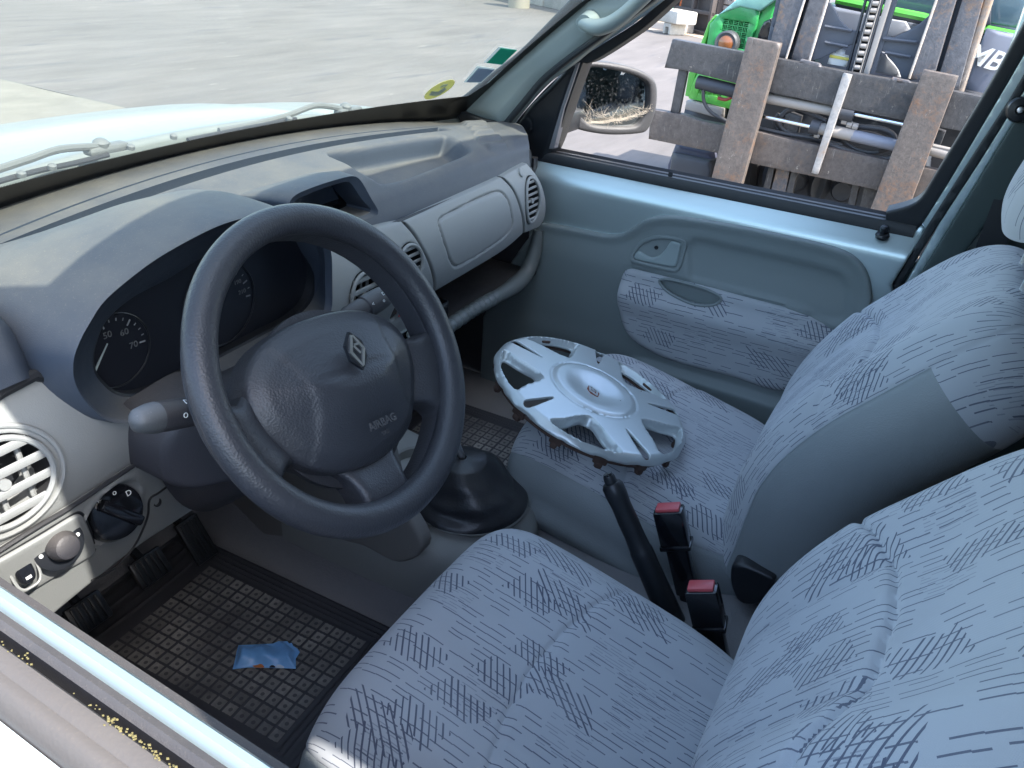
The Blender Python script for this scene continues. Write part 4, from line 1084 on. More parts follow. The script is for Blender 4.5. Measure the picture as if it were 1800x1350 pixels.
# ---------------------------------------------------------------- passenger windscreen pillar group (plane leaning in)
gP=lambda y,z:.700-.12*np.clip(z-1.02,-.2,1)
PA=SX(gP)
gas=PA.tr([(760,186),(790,180),(813,169),(838,149),(869,124),(913,89),(969,33),(1010,-10),(1085,-10),(1060,8),(1016,50) if 0 else (1040,18),(990,60) if 0 else (998,46),(958,70),(904,112),(858,150),(812,196),(790,210),(770,206)])
gas=PA.tr([(760,188),(790,180),(813,169),(838,149),(869,124),(913,89),(969,33),(1010,-10),(1032,-10),(1016,8),(958,57),(904,105),(858,143),(812,195),(795,206),(770,206)])
panel('windscreen_gasket',M['rubber'],PA,seg(gas,4,sharp=(7,8)),step=.006,rr=.006,thick=.02,parent=van,h0=.006)
pil=PA.tr([(812,195),(858,143),(904,105),(958,57),(1016,8),(1030,-10),(1170,-10),(1100,40),(1035,88),(1002,115),(955,150),(922,187),(900,215),(880,245),(878,230),(850,210)])
panel('windscreen_pillar',M['pillar'],PA,seg(pil,4,sharp=(5,6)),step=.008,rr=.004,thick=.02,parent=van,h=lambda a,b,d:.012*smooth(d/.03))
cap=PA.tr([(808,203),(818,194),(850,207),(876,212),(879,222),(872,240),(850,232),(822,222)])
panel('pillar_foot_cover',M['black'],PA,seg(cap,4,sharp=(0,1,4)),step=.005,rr=.004,thick=.03,parent=van,h0=.016)
s2p=[(872,250),(878,232),(900,205),(925,175),(955,140),(1000,103),(1060,60),(1100,32),(1155,-10)]
P_=[PA.pt(*[np.float64(q) for q in PA.inv(x,y,.006)],.006) for x,y in s2p]
g=MB(); g.tube(cr(P_,6,False),.0075,10); g.build('door_seal',mseal,van)
s3p=[(879,252),(888,232),(910,203),(935,172),(968,138),(1012,102),(1060,70),(1110,38),(1170,-8)]
P_=[DF.pt(*[np.float64(q) for q in DF.inv(x,y,.006)],.006) for x,y in s3p]
g=MB(); g.tube(cr(P_,6,False),.006,10); g.build('frame_edge',M['paint'],door)
fb=DF.tr([(882,258),(893,236),(915,204),(945,170),(975,140),(1015,106),(1060,76),(1120,38),(1175,-10),(1195,-10),(1130,45),(1095,72),(1060,98),(1030,118),(1022,135),(1000,110) if 0 else (1010,130),(940,190)])
fb=DF.tr([(882,258),(893,236),(915,204),(945,170),(975,140),(1015,106),(1060,76),(1120,38),(1175,-10),(1198,-10),(1135,47),(1100,72),(1060,98),(1032,112),(1016,106),(1011,118),(1000,108),(970,150),(930,200)])
panel('window_frame',M['rubber'],DF,seg(fb,3,sharp=(8,9)),step=.007,rr=.003,thick=.04,parent=door,h0=.002)
tri=DF.tr([(890,262),(893,242),(908,215),(935,180),(970,145),(1012,103),(1027,95),(1031,100),(1024,112),(1003,170),(985,225),(973,258),(960,283),(948,287),(925,281)])
def htri(a,b,d): return .010*smooth(d/.014)
mc=DF.inv(923,219,.012)
def htr2(a,b,d):
    r=np.hypot(a-mc[0],b-mc[1]); return htri(a,b,d)-.0025*np.clip(1-np.abs(r-.0185)/.003,0,1)
panel('mirror_mount_cover',M['black'],DF,seg(tri,4,sharp=(7,12,14)),step=.004,h=htr2,rr=.003,thick=.05,parent=door)
fp=DF.tr([(1018,112),(1028,108),(1000,190),(983,258),(974,258)],-.02)
panel('window_guide',plastic('guide_gray',(.20,.19,.20),.5,600,.1),DF,fp,step=.006,rr=.001,h0=.008,thick=.02,parent=door)
# grab handle
gh=[PA.pt(*[np.float64(q) for q in PA.inv(x,y,h)],h) for x,y,h in ((1020,38,.008),(1030,42,.03),(1052,48,.045),(1080,38,.05),(1115,10,.05),(1150,-25,.05),(1200,-90,.045))]
g=MB(); g.tube(cr(gh,8,False),[.010,.016,.020,.0185,.017,.0165,.016],16,sc=.8); 
p0=PA.pt(*[np.float64(q) for q in PA.inv(1040,35,.008)],.008)
g.tube([p0+np.array([.01,.0,0]),p0+np.array([-.030,.002,-.006])],[.024,.017],16)
g.build('grab_handle',M['handle'],van)
# ---------------------------------------------------------------- driver door sill (closed, window down)
dd=part('door','closed driver door seen along its window sill')
run([(-.700,.60),(-.712,.90),(-.722,.950),(-.7265,.966),(-.731,.9735),(-.737,.975),(-.7445,.970)],-.66,.52,'door_sill',M['paint'],dd,24)
run([(-.7445,.966),(-.7445,.973),(-.747,.979),(-.752,.981),(-.757,.978),(-.758,.955)],-.66,.52,'inner_seal',M['darkclean'],dd,24)
run([(-.758,.962),(-.763,.962)],-.66,.52,'window_channel',M['rubber'],dd,4)
mold=plastic('weathered_rubber',(.085,.078,.075),.5,300,.3,dust=.45,dcol=(.17,.14,.11))
run([(-.763,.95),(-.764,.978),(-.767,.984),(-.774,.985),(-.779,.982),(-.783,.983),(-.788,.981),(-.794,.972),(-.796,.958)],-.66,.55,'outer_seal',mold,dd,24)
run([(-.796,.965),(-.803,.963),(-.815,.950),(-.826,.92),(-.838,.80),(-.84,.6),(-.82,.35)],-.66,.55,'outer_door_skin',M['paintout'],dd,24)
ml,ntl_,bl_=newmat('lichen'); 
n_=noise(ntl_,objco(ntl_),240,4,.7); ntl_.links.new(ramp(ntl_,n_,[(0,(.12,.10,.04)),(1,(.24,.20,.08))]),bl_.inputs['Base Color']); bl_.inputs['Roughness'].default_value=.95
g=MB(); rs_=np.random.RandomState(3)
for k in range(900):
    y=rs_.uniform(-.5,.30); 
    if rs_.rand()>.5+.45*math.sin(y*19)+.2*math.sin(y*61): continue
    c=np.array([-.7655+rs_.normal(0,.0013),y,.9845+rs_.normal(0,.0006)]); s_=rs_.uniform(.0004,.0011)
    g.add([c+(s_,0,0),c+(0,s_*1.5,0),c+(-s_,0,0),c+(0,-s_*1.5,0),c+(0,0,s_*.8)],[(0,1,4),(1,2,4),(2,3,4),(3,0,4)])
o=g.build('lichen_growth',ml,dd,sm=False); o['kind']='stuff'
# ================================================================== things inside the van
# ---------------------------------------------------------------- wheel trim on the seat
hub=empty('wheel_trim',(0,0,0),'scuffed silver five spoke wheel cover lying on the passenger seat','wheel cover')
HN=np.array([.1526,-.2703,.9506]); HN/=np.linalg.norm(HN); HU=np.cross([0,1,0],HN); HU/=np.linalg.norm(HU); HW=np.cross(HN,HU)
HC=np.array([.2341,-.0789,.7215])
def pol(r,a): a=math.radians(a); return (r*math.cos(a),r*math.sin(a))
wins=[];holes=[];slots=[]
for a in (57,130,201,272,345):
    wins.append(cr([pol(.180,a-21),pol(.183,a),pol(.180,a+21),pol(.150,a+17),pol(.115,a+9),pol(.103,a),pol(.115,a-9),pol(.150,a-17)],5))
    holes.append(cr([pol(.173,a-16.5),pol(.176,a),pol(.173,a+16.5),pol(.145,a+13),pol(.114,a+5),pol(.114,a-5),pol(.145,a-13)],5))
for a in (21,92,164,238,311):
    slots.append(cr([pol(.181,a-2.6),pol(.182,a+2.6),pol(.150,a+2.4),pol(.116,a+.8),pol(.116,a-.8),pol(.150,a-2.4)],4))
_hn=RNG.rand(64)
def hh(a,b,d):
    P=np.c_[a,b]; r=np.hypot(a,b); th=np.arctan2(b,a)
    h=.006*(1-(r/.19)**2)+.0
    h-=.0022*np.clip(1-np.abs(r-.0845)/.0022,0,1)          # ring groove
    h+=np.where(r<.083,.003*smooth((.083-r)/.01)-.010*smooth((.062-r)/.05),0)
    dw=np.full(len(a),1e9); ins=np.zeros(len(a),bool)
    for w_ in wins:
        m=inside(P,w_); dd=dist(P,w_); h-=np.where(m,.015*smooth(dd/.0065),0)
    for s_ in slots:
        m=inside(P,s_); dd=dist(P,s_); h-=np.where(m,.009*smooth(dd/.0035),0)
    h-=.010*np.clip((r-.176)/.014,0,1)**2
    h+=.0005*np.sin(th*23+3*np.sin(th*5))*np.clip((r-.183)/.006,0,1)
    return h
ro_=[]; 
for k in range(180):
    a=2*k; r=.1905+.0009*math.sin(a*.29)+.0008*(RNG.rand()-.5)*(1.0 if 100<a<330 else .2); ro_.append(pol(r,a))
HS=Surf(HC-HN*.006,HU,HW,HN)
panel('trim_face',M['hubcap'],HS,ro_,holes+slots,step=.0032,h=hh,rr=.0015,thick=.003,parent=hub,rings=(.5,1.))
badge(HC+HN*(-.006+float(hh(np.array([0.]),np.array([0.]),None)[0])+.0006),HU*math.cos(-.6)+HW*math.sin(-.6),-HU*math.sin(-.6)+HW*math.cos(-.6),HN,.72,M['hubcap'],plastic('badge_rust',(.22,.07,.04),.7,500,.2),hub)
mrust=plastic('rusty_clip',(.075,.045,.035),.8,260,.6,dust=.3,dcol=(.16,.10,.07),var=.5)
g=MB(); g.tube([HC-HN*.030+HU*.180*math.cos(t)+HW*.180*math.sin(t) for t in np.linspace(0,2*np.pi,64,endpoint=False)],.0028,8,closed=True); g.build('spring_ring',mrust,hub)
for k in range(14):
    t=2*math.pi*k/14+.13; rd=HU*math.cos(t)+HW*math.sin(t); tg=np.cross(HN,rd); R=np.array([rd,tg,HN]).T
    g=MB(); s_=1+.3*RNG.rand(); g.box(HC-HN*.026+rd*.181,(.008,.022*s_,.024),R=R,bv=.003); g.box(HC-HN*.040+rd*.181,(.012,.012*s_,.012),R=R,bv=.004); g.build('retaining_clip',mrust,hub)
for (x,y) in ((1140,735),(1131,681),(1122,663),(1093,700)):
    q=HS.inv(x,y,.013); p=HS.pt(np.float64(q[0]),np.float64(q[1]),float(hh(np.array([q[0]]),np.array([q[1]]),None)[0])+.0002); g=MB(); g.lathe([(.0013,0),(.0008,.0004),(0,.0004)],p,HN,8); g.build('dirt_spot',M['black'],hub)
# ---------------------------------------------------------------- rubber mats
def rubber(W,L):
    mm,ntm,bmm=newmat('rubber_mat'); co=objco(ntm)
    uvn=ntm.nodes.new('ShaderNodeUVMap'); sp=ntm.nodes.new('ShaderNodeSeparateXYZ'); ntm.links.new(uvn.outputs[0],sp.inputs[0])
    u=E(ntm,sp.outputs[0]); v_=E(ntm,sp.outputs[1]); fu=((u/.0225).fract()-.5).abs(); fv=((v_/.0225).fract()-.5).abs()
    cell=(fu.max(fv)).lt(.40); dot=((fu*fu+fv*fv)).lt(.022); hv=hashn(ntm,(u/.0225).floor(),(v_/.0225).floor())
    n1=noise(ntm,co,9,4); n2=noise(ntm,co,160,3)
    du=(cell*u.gt(0.)*u.lt(W)*v_.gt(0.)*v_.lt(L)*(n1*1.5-.25).clamp()*(n2*.8+.35)*(hv*.5+.6)*(dot*-.8+1.)).clamp()
    ntm.links.new(mixc(ntm,du,(.045,.045,.052),(.42,.40,.36)),bmm.inputs['Base Color']); bmm.inputs['Roughness'].default_value=.62
    bump(ntm,bmm,n2,.3,.0008)
    return mm
def mat(name,C0,U,L,W,label,front=.09,mg=.046):
    """C0 = corner of the tile field, U = x-like dir"""
    U=np.array(U,float); U/=np.linalg.norm(U); V=np.array([-U[1],U[0],0]); 
    S=Surf(C0,U,V,(0,0,1),lambda a,b:0*a)
    nx,ny=int(W/.0225),int(L/.0225); W=nx*.0225; L=ny*.0225
    o=resample(cr([(-mg,-mg),(W+mg,-mg),(W+mg,L+mg+front),(W*.5,L+mg+front*1.1),(-mg,L+mg+front)],8,sharp=(2,4)),.01)
    o=[(-mg+.03,-mg),(W+mg-.03,-mg),(W+mg-.008,-mg+.008),(W+mg,-mg+.03),(W+mg,L+mg+front-.02),(W+mg-.02,L+mg+front),(-mg+.02,L+mg+front),(-mg,L+mg+front-.02),(-mg,-mg+.03),(-mg+.008,-mg+.008)]
    def hm(a,b,d):
        inb=(a>0)&(a<W)&(b>0)&(b<L); fa=np.abs((a/.0225)%1-.5); fb=np.abs((b/.0225)%1-.5)
        h=np.where(inb&(np.maximum(fa,fb)>.43),.0022,0)
        for off,wd in ((.006,.003),(.016,.0025),(.026,.0025),(.036,.002)):
            h+=.0035*np.clip(1-np.abs(d-off)/wd,0,1)
        h+=np.where((b>L+.012),.003*np.clip(1-np.abs(((b-L)%.02)-.01)/.004,0,1),0)
        h+=.002*np.sin(a*19+b*7)
        return h
    mm=rubber(W,L); o=panel(name,mm,S,o,step=.0036,h=hm,rr=.002,thick=.006)
    return meta(o,label,'floor mat')
mat('floor_mat',(-.438,.085,.375),(1,.055,0),.375,.225,'dirty black rubber mat of raised squares under the steering wheel')
mat('floor_mat',(.13,.03,.378),(1,.02,0),.40,.36,'black rubber mat in the footwell in front of the passenger seat')
# ---------------------------------------------------------------- torn wrapper
mw,ntw,bw=newmat('blue_foil'); n1=noise(ntw,objco(ntw),60,3)
ntw.links.new(mixc(ntw,n1,(.13,.36,.72),(.26,.52,.88)),bw.inputs['Base Color']); bw.inputs['Roughness'].default_value=.32; bw.inputs['Specular IOR Level'].default_value=.6
WZ=SZ(lambda x,y:.3815+0*x)
wo=WZ.tr([(419,1134),(445,1133),(480,1131),(489,1127),(505,1127),(508,1131),(513,1130),(515,1135),(524,1141),(527,1146),(520,1157),(520,1175),(490,1174),(460,1173),(435,1173),(409,1176),(413,1160),(416,1145)])
def hw(a,b,d): return .006*np.sin(a*70+b*31)*smooth(d/.015)+.005*np.sin(a*160-b*95)*smooth(d/.01)*.6+.006*smooth(d/.012)
wr=empty('snack_wrapper',(0,0,0),'torn blue snack wrapper lying on the driver floor mat','wrapper')
panel('wrapper_film',mw,WZ,wo,step=.0022,h=hw,rr=0,thick=.001,parent=wr)
g=MB(); 
for k,(x,y,w_,h_,m) in enumerate(((456,1168,.016,.005,'o'),)):
    pass
def patch(name,pts,matx,h=.009): panel(name,matx,WZ,WZ.tr(pts),step=.003,h=hw,h0=.0008,rr=0,thick=0,parent=wr)
patch('orange_print',[(444,1171),(458,1165),(465,1166),(464,1174),(448,1174)],flat('orange_print',(.5,.17,.05),.4))
patch('black_print',[(473,1166),(482,1164),(484,1174),(474,1174)],flat('black_print',(.02,.02,.025),.4))
patch('pale_print',[(483,1167),(498,1166),(500,1175),(484,1175)],flat('pale_print',(.55,.65,.75),.4))
patch('torn_edge',[(471,1164),(500,1155),(519,1152),(519,1155),(500,1159),(474,1167)],flat('dark_inside',(.03,.04,.07),.35))
p=on(833,799,'z',.40); g=MB(); g.box(p,(.012,.009,.003),bv=.001); o=g.build('paper_scrap',M['white']); meta(o,'tiny white paper scrap on the mat behind the gear boot','scrap')
# ---------------------------------------------------------------- windscreen
gl=part('windscreen')
GU=np.array([0,-.845,.575]); GU/=np.linalg.norm(GU); GN=np.array([0,-GU[2],GU[1]])
if GN[1]>0: GN=-GN
def gyb(x): return .605-.22*x*x
mg,ntg,bg_=newmat('windscreen_glass')
ntg.nodes.remove(bg_); outn=ntg.nodes['Material Output']
tr=ntg.nodes.new('ShaderNodeBsdfTransparent'); tr.inputs[0].default_value=(.80,.85,.77,1)
gls=ntg.nodes.new('ShaderNodeBsdfGlossy'); gls.inputs['Roughness'].default_value=.02
dfs=ntg.nodes.new('ShaderNodeBsdfTranslucent'); dfs.inputs[0].default_value=(.8,.8,.72,1); dfd=ntg.nodes.new('ShaderNodeBsdfDiffuse'); dfd.inputs[0].default_value=(.8,.8,.74,1)
ad=ntg.nodes.new('ShaderNodeMixShader'); ad.inputs[0].default_value=.5; ntg.links.new(dfs.outputs[0],ad.inputs[1]); ntg.links.new(dfd.outputs[0],ad.inputs[2])
cog=objco(ntg); dn=noise(ntg,mscale(ntg,cog,(3,3,3)),2,6,.65); dn2=noise(ntg,cog,300,2)
df_=((dn-.35)*.22+.085+dn2.gt(.70)*.04).clamp()
m1=ntg.nodes.new('ShaderNodeMixShader'); ntg.links.new(df_.s,m1.inputs[0]); ntg.links.new(tr.outputs[0],m1.inputs[1]); ntg.links.new(ad.outputs[0],m1.inputs[2])
fr_=ntg.nodes.new('ShaderNodeFresnel'); fr_.inputs[0].default_value=1.45
fe=E(ntg,fr_.outputs[0])*.55
m2=ntg.nodes.new('ShaderNodeMixShader'); ntg.links.new(fe.s,m2.inputs[0]); ntg.links.new(m1.outputs[0],m2.inputs[1]); ntg.links.new(gls.outputs[0],m2.inputs[2])
ntg.links.new(m2.outputs[0],outn.inputs[0])
def gpt(x,t):
    """t 0 base .. 1 header"""
    xb=x; a=np.array([xb,gyb(xb),1.072]); hx=x*.90; b=np.array([hx,-.245-.16*hx*hx,1.70-.05*abs(hx/.7)**4]); 
    return a+(b-a)*t+np.array([0,.04,.03])*4*t*(1-t)*.6
R=[[gpt(x,t) for x in np.linspace(-.72,.72,41)] for t in np.linspace(0,1,20)]
loft('glass',R,mg,gl)
R=[]
for t,dy in ((-.13,0),(-.05,0),(0.,0),(.02,0),(.052,0)):
    R.append([gpt(x,t)+GN*.002 for x in np.linspace(-.72,.72,60)])
mfr=flat('frit_black',(.006,.007,.009),.35); loft('frit_band',R,mfr,gl)
for sx in (-1,1):
    R=[[gpt(sx*xx,t)+GN*.0025 for t in np.linspace(0,1,24)] for xx in (.72,.668)]
    loft('side_frit',R,mfr,gl)
    cP=[gpt(sx*.67,.03)+GN*.003,gpt(sx*.60,.03)+GN*.003,gpt(sx*.645,.055)+GN*.003,gpt(sx*.67,.11)+GN*.003]; g=MB(); g.add(cP,[(0,1,2,3)]); g.build('corner_frit',mfr,gl,sm=False)
g=MB()
for x in np.linspace(-.70,.70,330):
    p=gpt(x,.0518)+GN*.002; q=gpt(x,.0560)+GN*.002; w_=.0013; g.add([p-(w_,0,0),p+(w_,0,0),q],[(0,1,2)])
o=g.build('frit_teeth',mfr,gl,sm=False); o['kind']='stuff'
GS=Surf((0,.605-.0,1.072),X3,GU,GN,lambda a,b:0*a)
def gsurf(px,py):
    # ray onto the loft by search
    best=None; d=ray(px,py)
    x,t=.6,.1
    for _ in range(60):
        p=gpt(x,t); q=CAM+d*((p-CAM)@d/(d@d)); e=q-p
        jx=(gpt(x+1e-4,t)-p)/1e-4; jt=(gpt(x,t+1e-4)-p)/1e-4
        # solve plane intersection
        A=np.array([jx,jt,-d]).T; s_=np.linalg.solve(A,CAM-p); x+=.8*s_[0]; t+=.8*s_[1]
    return gpt(x,t)
def sticker(name,pts,col,h=.003,label=None,n=1):
    P=[gsurf(*q)+GN*h for q in pts]; m=col if not isinstance(col,tuple) else flat(name+'_ink',col,.5)
    g=MB(); k=len(P); 
    g.add(P+[p+GN*.0006 for p in P],[tuple(range(k)),tuple(range(k,2*k))[::-1]]+[(i,(i+1)%k,k+(i+1)%k,k+i) for i in range(k)])
    o=g.build(name,m,gl,sm=False)
    if label: o['label']=label
    return o
def tl(name,c): # thin vinyl lets light through
    m,nt,b=newmat(name); b.inputs['Base Color'].default_value=(*c,1); b.inputs['Roughness'].default_value=.5; b.inputs['Emission Strength'].default_value=0
    nt.nodes.remove(b); o=nt.nodes['Material Output']; d=nt.nodes.new('ShaderNodeBsdfDiffuse'); d.inputs[0].default_value=(*c,1); t=nt.nodes.new('ShaderNodeBsdfTranslucent'); t.inputs[0].default_value=(*c,1)
    x=nt.nodes.new('ShaderNodeMixShader'); x.inputs[0].default_value=.6; nt.links.new(d.outputs[0],x.inputs[1]); nt.links.new(t.outputs[0],x.inputs[2]); nt.links.new(x.outputs[0],o.inputs[0]); return m
wht=tl('sticker_white',(.75,.78,.76))
sticker('sticker',[(849,107),(876,79),(908,84),(881,112)],wht,.003)
sticker('sticker_print',[(854,107),(879,81),(907,85),(881,110)],tl('sticker_green',(.07,.55,.42)),.004,'green square permit sticker')
sticker('sticker',[(814,142),(838,113),(870,118),(844,143)],wht,.003)
sticker('sticker_print',[(818,141),(840,116),(868,119),(843,141)],tl('sticker_blue',(.42,.50,.62)),.004,'faded blue square sticker')
ey=[(771+27*math.cos(t)*.96-7*math.sin(t),154+ -10*math.cos(t)+14*math.sin(t)) for t in np.linspace(0,2*np.pi,28,endpoint=False)]
sticker('sticker_print',ey,tl('sticker_yellow',(.72,.68,.34)),.004,'round yellow emissions sticker')
sticker('sticker_mark',[(752,163),(757,156),(768,157),(779,149),(783,152),(772,161),(764,164)],tl('sticker_grey',(.55,.62,.68)),.0055)
sticker('sticker_mark',[(770,150),(777,144),(786,143),(783,147)],tl('sticker_grey2',(.65,.70,.66)),.0055)
# ---------------------------------------------------------------- bonnet, cowl, wipers
def gbon(x,y): return 1.080-.035*(y-.7)-.19*(y-.7)**2-.085*x*x-.35*np.clip(np.abs(x)-.62,0,1)**1.5+.010*smooth((np.abs(np.abs(x)-.38)-.0)/.06)*0
BN=SZ(gbon)
bo_=[(x,.675-.20*x*x) for x in np.linspace(-.80,.80,24)]+[(.84,.9),(.82,1.3),(.66,1.56),(.3,1.63),(-.3,1.63),(-.66,1.56),(-.82,1.3),(-.84,.9)]
mbon=plastic('bonnet_paint',(.185,.205,.192),.36,900,0,var=.10,metal=.2,coat=.35,dust=.5,dcol=(.30,.30,.27))
panel('bonnet',mbon,BN,bo_,step=.025,rr=.012,thick=.05,parent=van,h=lambda a,b,d:.010*smooth((.40-np.abs(a))/.07)+.004*smooth((np.abs(a)-.70)/.05))
g=MB(); mcowl=plastic('cowl_plastic',(.13,.145,.14),.65,500,.3,dust=.5,dcol=(.24,.235,.20))
R=[[(x,y0-.22*x*x,z) for x in np.linspace(-.74,.74,40)] for y0,z in ((.632,1.030),(.640,1.060),(.652,1.068),(.664,1.060),(.676,1.050),(.70,1.045))]
loft('cowl_panel',R,mcowl,van)
def onr(px,py,y0,k=.22):
    d=ray(px,py); A=k*d[0]**2; B=d[1]+2*k*CAM[0]*d[0]; C_=CAM[1]-y0+k*CAM[0]**2
    t=(-B+math.sqrt(B*B-4*A*C_))/(2*A); return CAM+d*t
mwip=plastic('wiper_metal',(.12,.13,.13),.5,300,.2,dust=.3,dcol=(.25,.24,.22))
for arm,bl_,pv in (([(193,258),(165,260),(105,265),(50,283),(-30,309)],[(-40,330),(60,302),(130,287),(190,272)],(186,256)),([(600,193),(580,189),(552,188),(505,205),(440,222),(385,232)],[(330,246),(420,228),(520,209)],(612,191))):
    w_=part('wiper','grey wiper arm parked at the foot of the windscreen')
    g=MB(); g.tube(cr([onr(x,y,.632)+(0,0,.002) for x,y in arm],5,False),.0045,8,sc=1.3); g.build('wiper_arm',mwip,w_)
    g=MB(); g.tube(cr([onr(x,y,.622) for x,y in bl_],5,False),.0042,8); g.build('wiper_blade',M['rubber'],w_)
    p=onr(*pv,.635); g=MB(); g.box(p+(.0,0,-.004),(.070,.024,.014),bv=.006); g.lathe([(.011,-.01),(.012,.008),(.007,.012),(.0,.013)],p+(-.008,0,0),(0,-.2,1),20); g.build('wiper_head',mwip,w_)
for px,py in ((305,243),(230,262),(92,297),(508,212),(38,310)):
    p=onr(px,py,.615); g=MB(); g.lathe([(.006,0),(.006,.006),(.003,.008),(0,.008)],p,(0,-.3,1),12); g.build('cowl_clip',mwip,van)
# foot wells: kick panels, firewall, sill sides
g=MB(); g.box((.715,.60,.62),(.02,.55,.72)); g.build('kick_panel',M['darkclean'],van)
g=MB(); g.box((-.715,.30,.62),(.02,1.7,.62)); g.build('kick_panel',M['darkclean'],van)
g=MB(); g.box((0,.84,.60),(1.44,.02,.66)); g.build('firewall',M['darkclean'],van)
FP=SX(lambda y,z:.690-.02*np.clip(y-.38,0,1))
kp=FP.tr([(862,548),(873,556),(880,590),(893,610),(905,625),(893,632),(876,612),(866,585)])
panel('footwell_trim',M['doorgray'],FP,seg(kp,4),step=.008,rr=.005,thick=.02,parent=van)
# ---------------------------------------------------------------- wing mirror
mir=part('wing_mirror')
MN=np.array([-.68,-.73,.02]); MN/=np.linalg.norm(MN); MU=np.cross([0,0,1],MN); MU/=np.linalg.norm(MU); MV=np.cross(MN,MU)
MS=Surf((.95,.25,1.1),MU,MV,MN)
ho=cr(MS.tr([(1027,111),(1042,107),(1091,113),(1127,124),(1147,138),(1153,156),(1151,191),(1140,222),(1127,233),(1069,236),(1016,227),(1003,213),(1002,196),(1011,160),(1018,128)]),5)
gi=cr(MS.tr([(1031,120),(1069,121),(1109,131),(1134,144),(1139,160),(1137,189),(1126,211),(1112,221),(1069,222),(1036,217),(1017,200),(1013,184),(1019,151)]),5)
mhs=plastic('mirror_housing',(.045,.045,.048),.5,420,.4,dust=.45,dcol=(.22,.20,.17))
panel('housing_rim',mhs,MS,ho,[gi],step=.004,rr=.007,thick=.02,parent=mir,holewall=.016,h0=.010)
hoo=rs(np.array([MS.pt(np.float64(a),np.float64(b),.0) for a,b in ho]),60); cm=hoo.mean(0)
R=[hoo,cm+(hoo-cm)*1.0-MN*.03,cm+(hoo-cm)*.93-MN*.06,cm+(hoo-cm)*.72-MN*.085,cm+(hoo-cm)*.35-MN*.095,cm+(hoo-cm)*.01-MN*.097]
loft('housing_shell',R,mhs,mir,closed=True)
mgl,ntq,bq=newmat('mirror_glass'); bq.inputs['Metallic'].default_value=1; bq.inputs['Base Color'].default_value=(.62,.65,.66,1)
cq=objco(ntq); nd=noise(ntq,cq,120,5,.7); nd2=noise(ntq,cq,900,2)
rg=((nd-.45)*.5+.03).clamp(); ntq.links.new(rg.s,bq.inputs['Roughness'])
dustf=((nd-.56)*2.2).clamp()*.4+nd2.gt(.69)*.35
mtl=E(ntq,dustf.clamp().s)*-1.+1.; ntq.links.new(mtl.s,bq.inputs['Metallic']); ntq.links.new(mixc(ntq,dustf.clamp(),(.50,.53,.54),(.30,.27,.22)),bq.inputs['Base Color'])
MG=Surf((.95,.25,1.1),MU,MV,MN,lambda a,b:-.010-.3*0*a)
panel('mirror_glass',mgl,MG,gi,step=.01,rr=0,thick=0,parent=mir,h0=.003)
mweb,ntb,bb=newmat('cobweb'); bb.inputs['Base Color'].default_value=(.50,.44,.36,1); bb.inputs['Roughness'].default_value=.9; bb.inputs['Alpha'].default_value=.85
g=MB(); rw=np.random.RandomState(11)
for k in range(120):
    t=rw.rand(); x=1026+118*t; base=214-20*t**2.2-3*math.sin(t*9)
    x2=x+rw.normal(0,13); y1=base+rw.normal(0,4); y2=base-abs(rw.normal(0,16))*(1-.45*t)
    P=[MS.pt(*[np.float64(q) for q in MS.inv(*w_,.006)],.004+.010*rw.rand()) for w_ in ((min(x,1148),min(y1,226)),(max(1018,min((x+x2)/2,1148)),(y1+y2)/2+rw.normal(0,2)),(max(1018,min(x2,1146)),min(y2,226)))]
    g.tube(cr(P,3,False),.00016+.00018*rw.rand(),3,cap=False)
for k in range(22):
    y0=214-3*k/40; xs=np.linspace(1022+rw.rand()*25,1100+rw.rand()*48,7)
    P=[MS.pt(*[np.float64(q) for q in MS.inv(x,min(226,215-22*((x-1026)/118)**2.2+rw.normal(0,1.6)),.006)],.008) for x in xs]
    g.tube(cr(P,3,False),.00028,3,cap=False)
o=g.build('cobweb',mweb,mir,sm=False); o['kind']='stuff'
g=MB(); g.box((.86,.315,1.045),(.14,.035,.05),bv=.012); g.build('mirror_arm',M['black'],mir)
# ================================================================== yard
def strk(nt,co,s,rz,sc,d=4): return noise(nt,mscale(nt,co,sc,(0,0,rz)),s,d,.6)
mg_,ntG,bG=newmat('yard_ground'); co=objco(ntG)
a1=strk(ntG,co,1.6,.35,(.35,1.6,1),6); a2=strk(ntG,co,.35,0,(1,1,1),5); a3=strk(ntG,co,9,.3,(.25,1.2,1),4); a4=strk(ntG,co,70,0,(1,1,1),2)
f=(a1*.45+a2*.35+a3*.2)
c=ramp(ntG,f,[(.30,(.088,.077,.069)),(.44,(.128,.113,.101)),(.58,(.162,.143,.129)),(.75,(.225,.20,.175))])
c=mixc(ntG,((a4-.5)*1.2+.25).clamp()*.3,c,(.15,.145,.14))
sp_=strk(ntG,co,2.3,.5,(.3,1.5,1),2); c=mixc(ntG,((sp_-.62)*9).clamp()*.7,c,(.085,.082,.085))
sp2=strk(ntG,co,6,.4,(.35,1.3,1),3); c=mixc(ntG,((sp2-.68)*10).clamp()*.7,c,(.36,.33,.29))
ntG.links.new(c,bG.inputs['Base Color']); bG.inputs['Roughness'].default_value=.9; bump(ntG,bG,a4+a3*.6,.4,.004)
S0=SZ(lambda x,y:-.05+0*x)
def sheet(name,pts,z,m,kind='structure',sub=1):
    o=mesh(name,[(x,y,z) for x,y in pts],[tuple(range(len(pts)))],m,sm=False); meta(o,kind=kind); return o
sheet('ground',[(-150,-150),(300,-150),(300,300),(-150,300)],-.05,mg_)
ms_,ntS,bS=newmat('concrete_slab'); co=objco(ntS); q1=noise(ntS,co,3,6,.6); q2=noise(ntS,co,60,3)
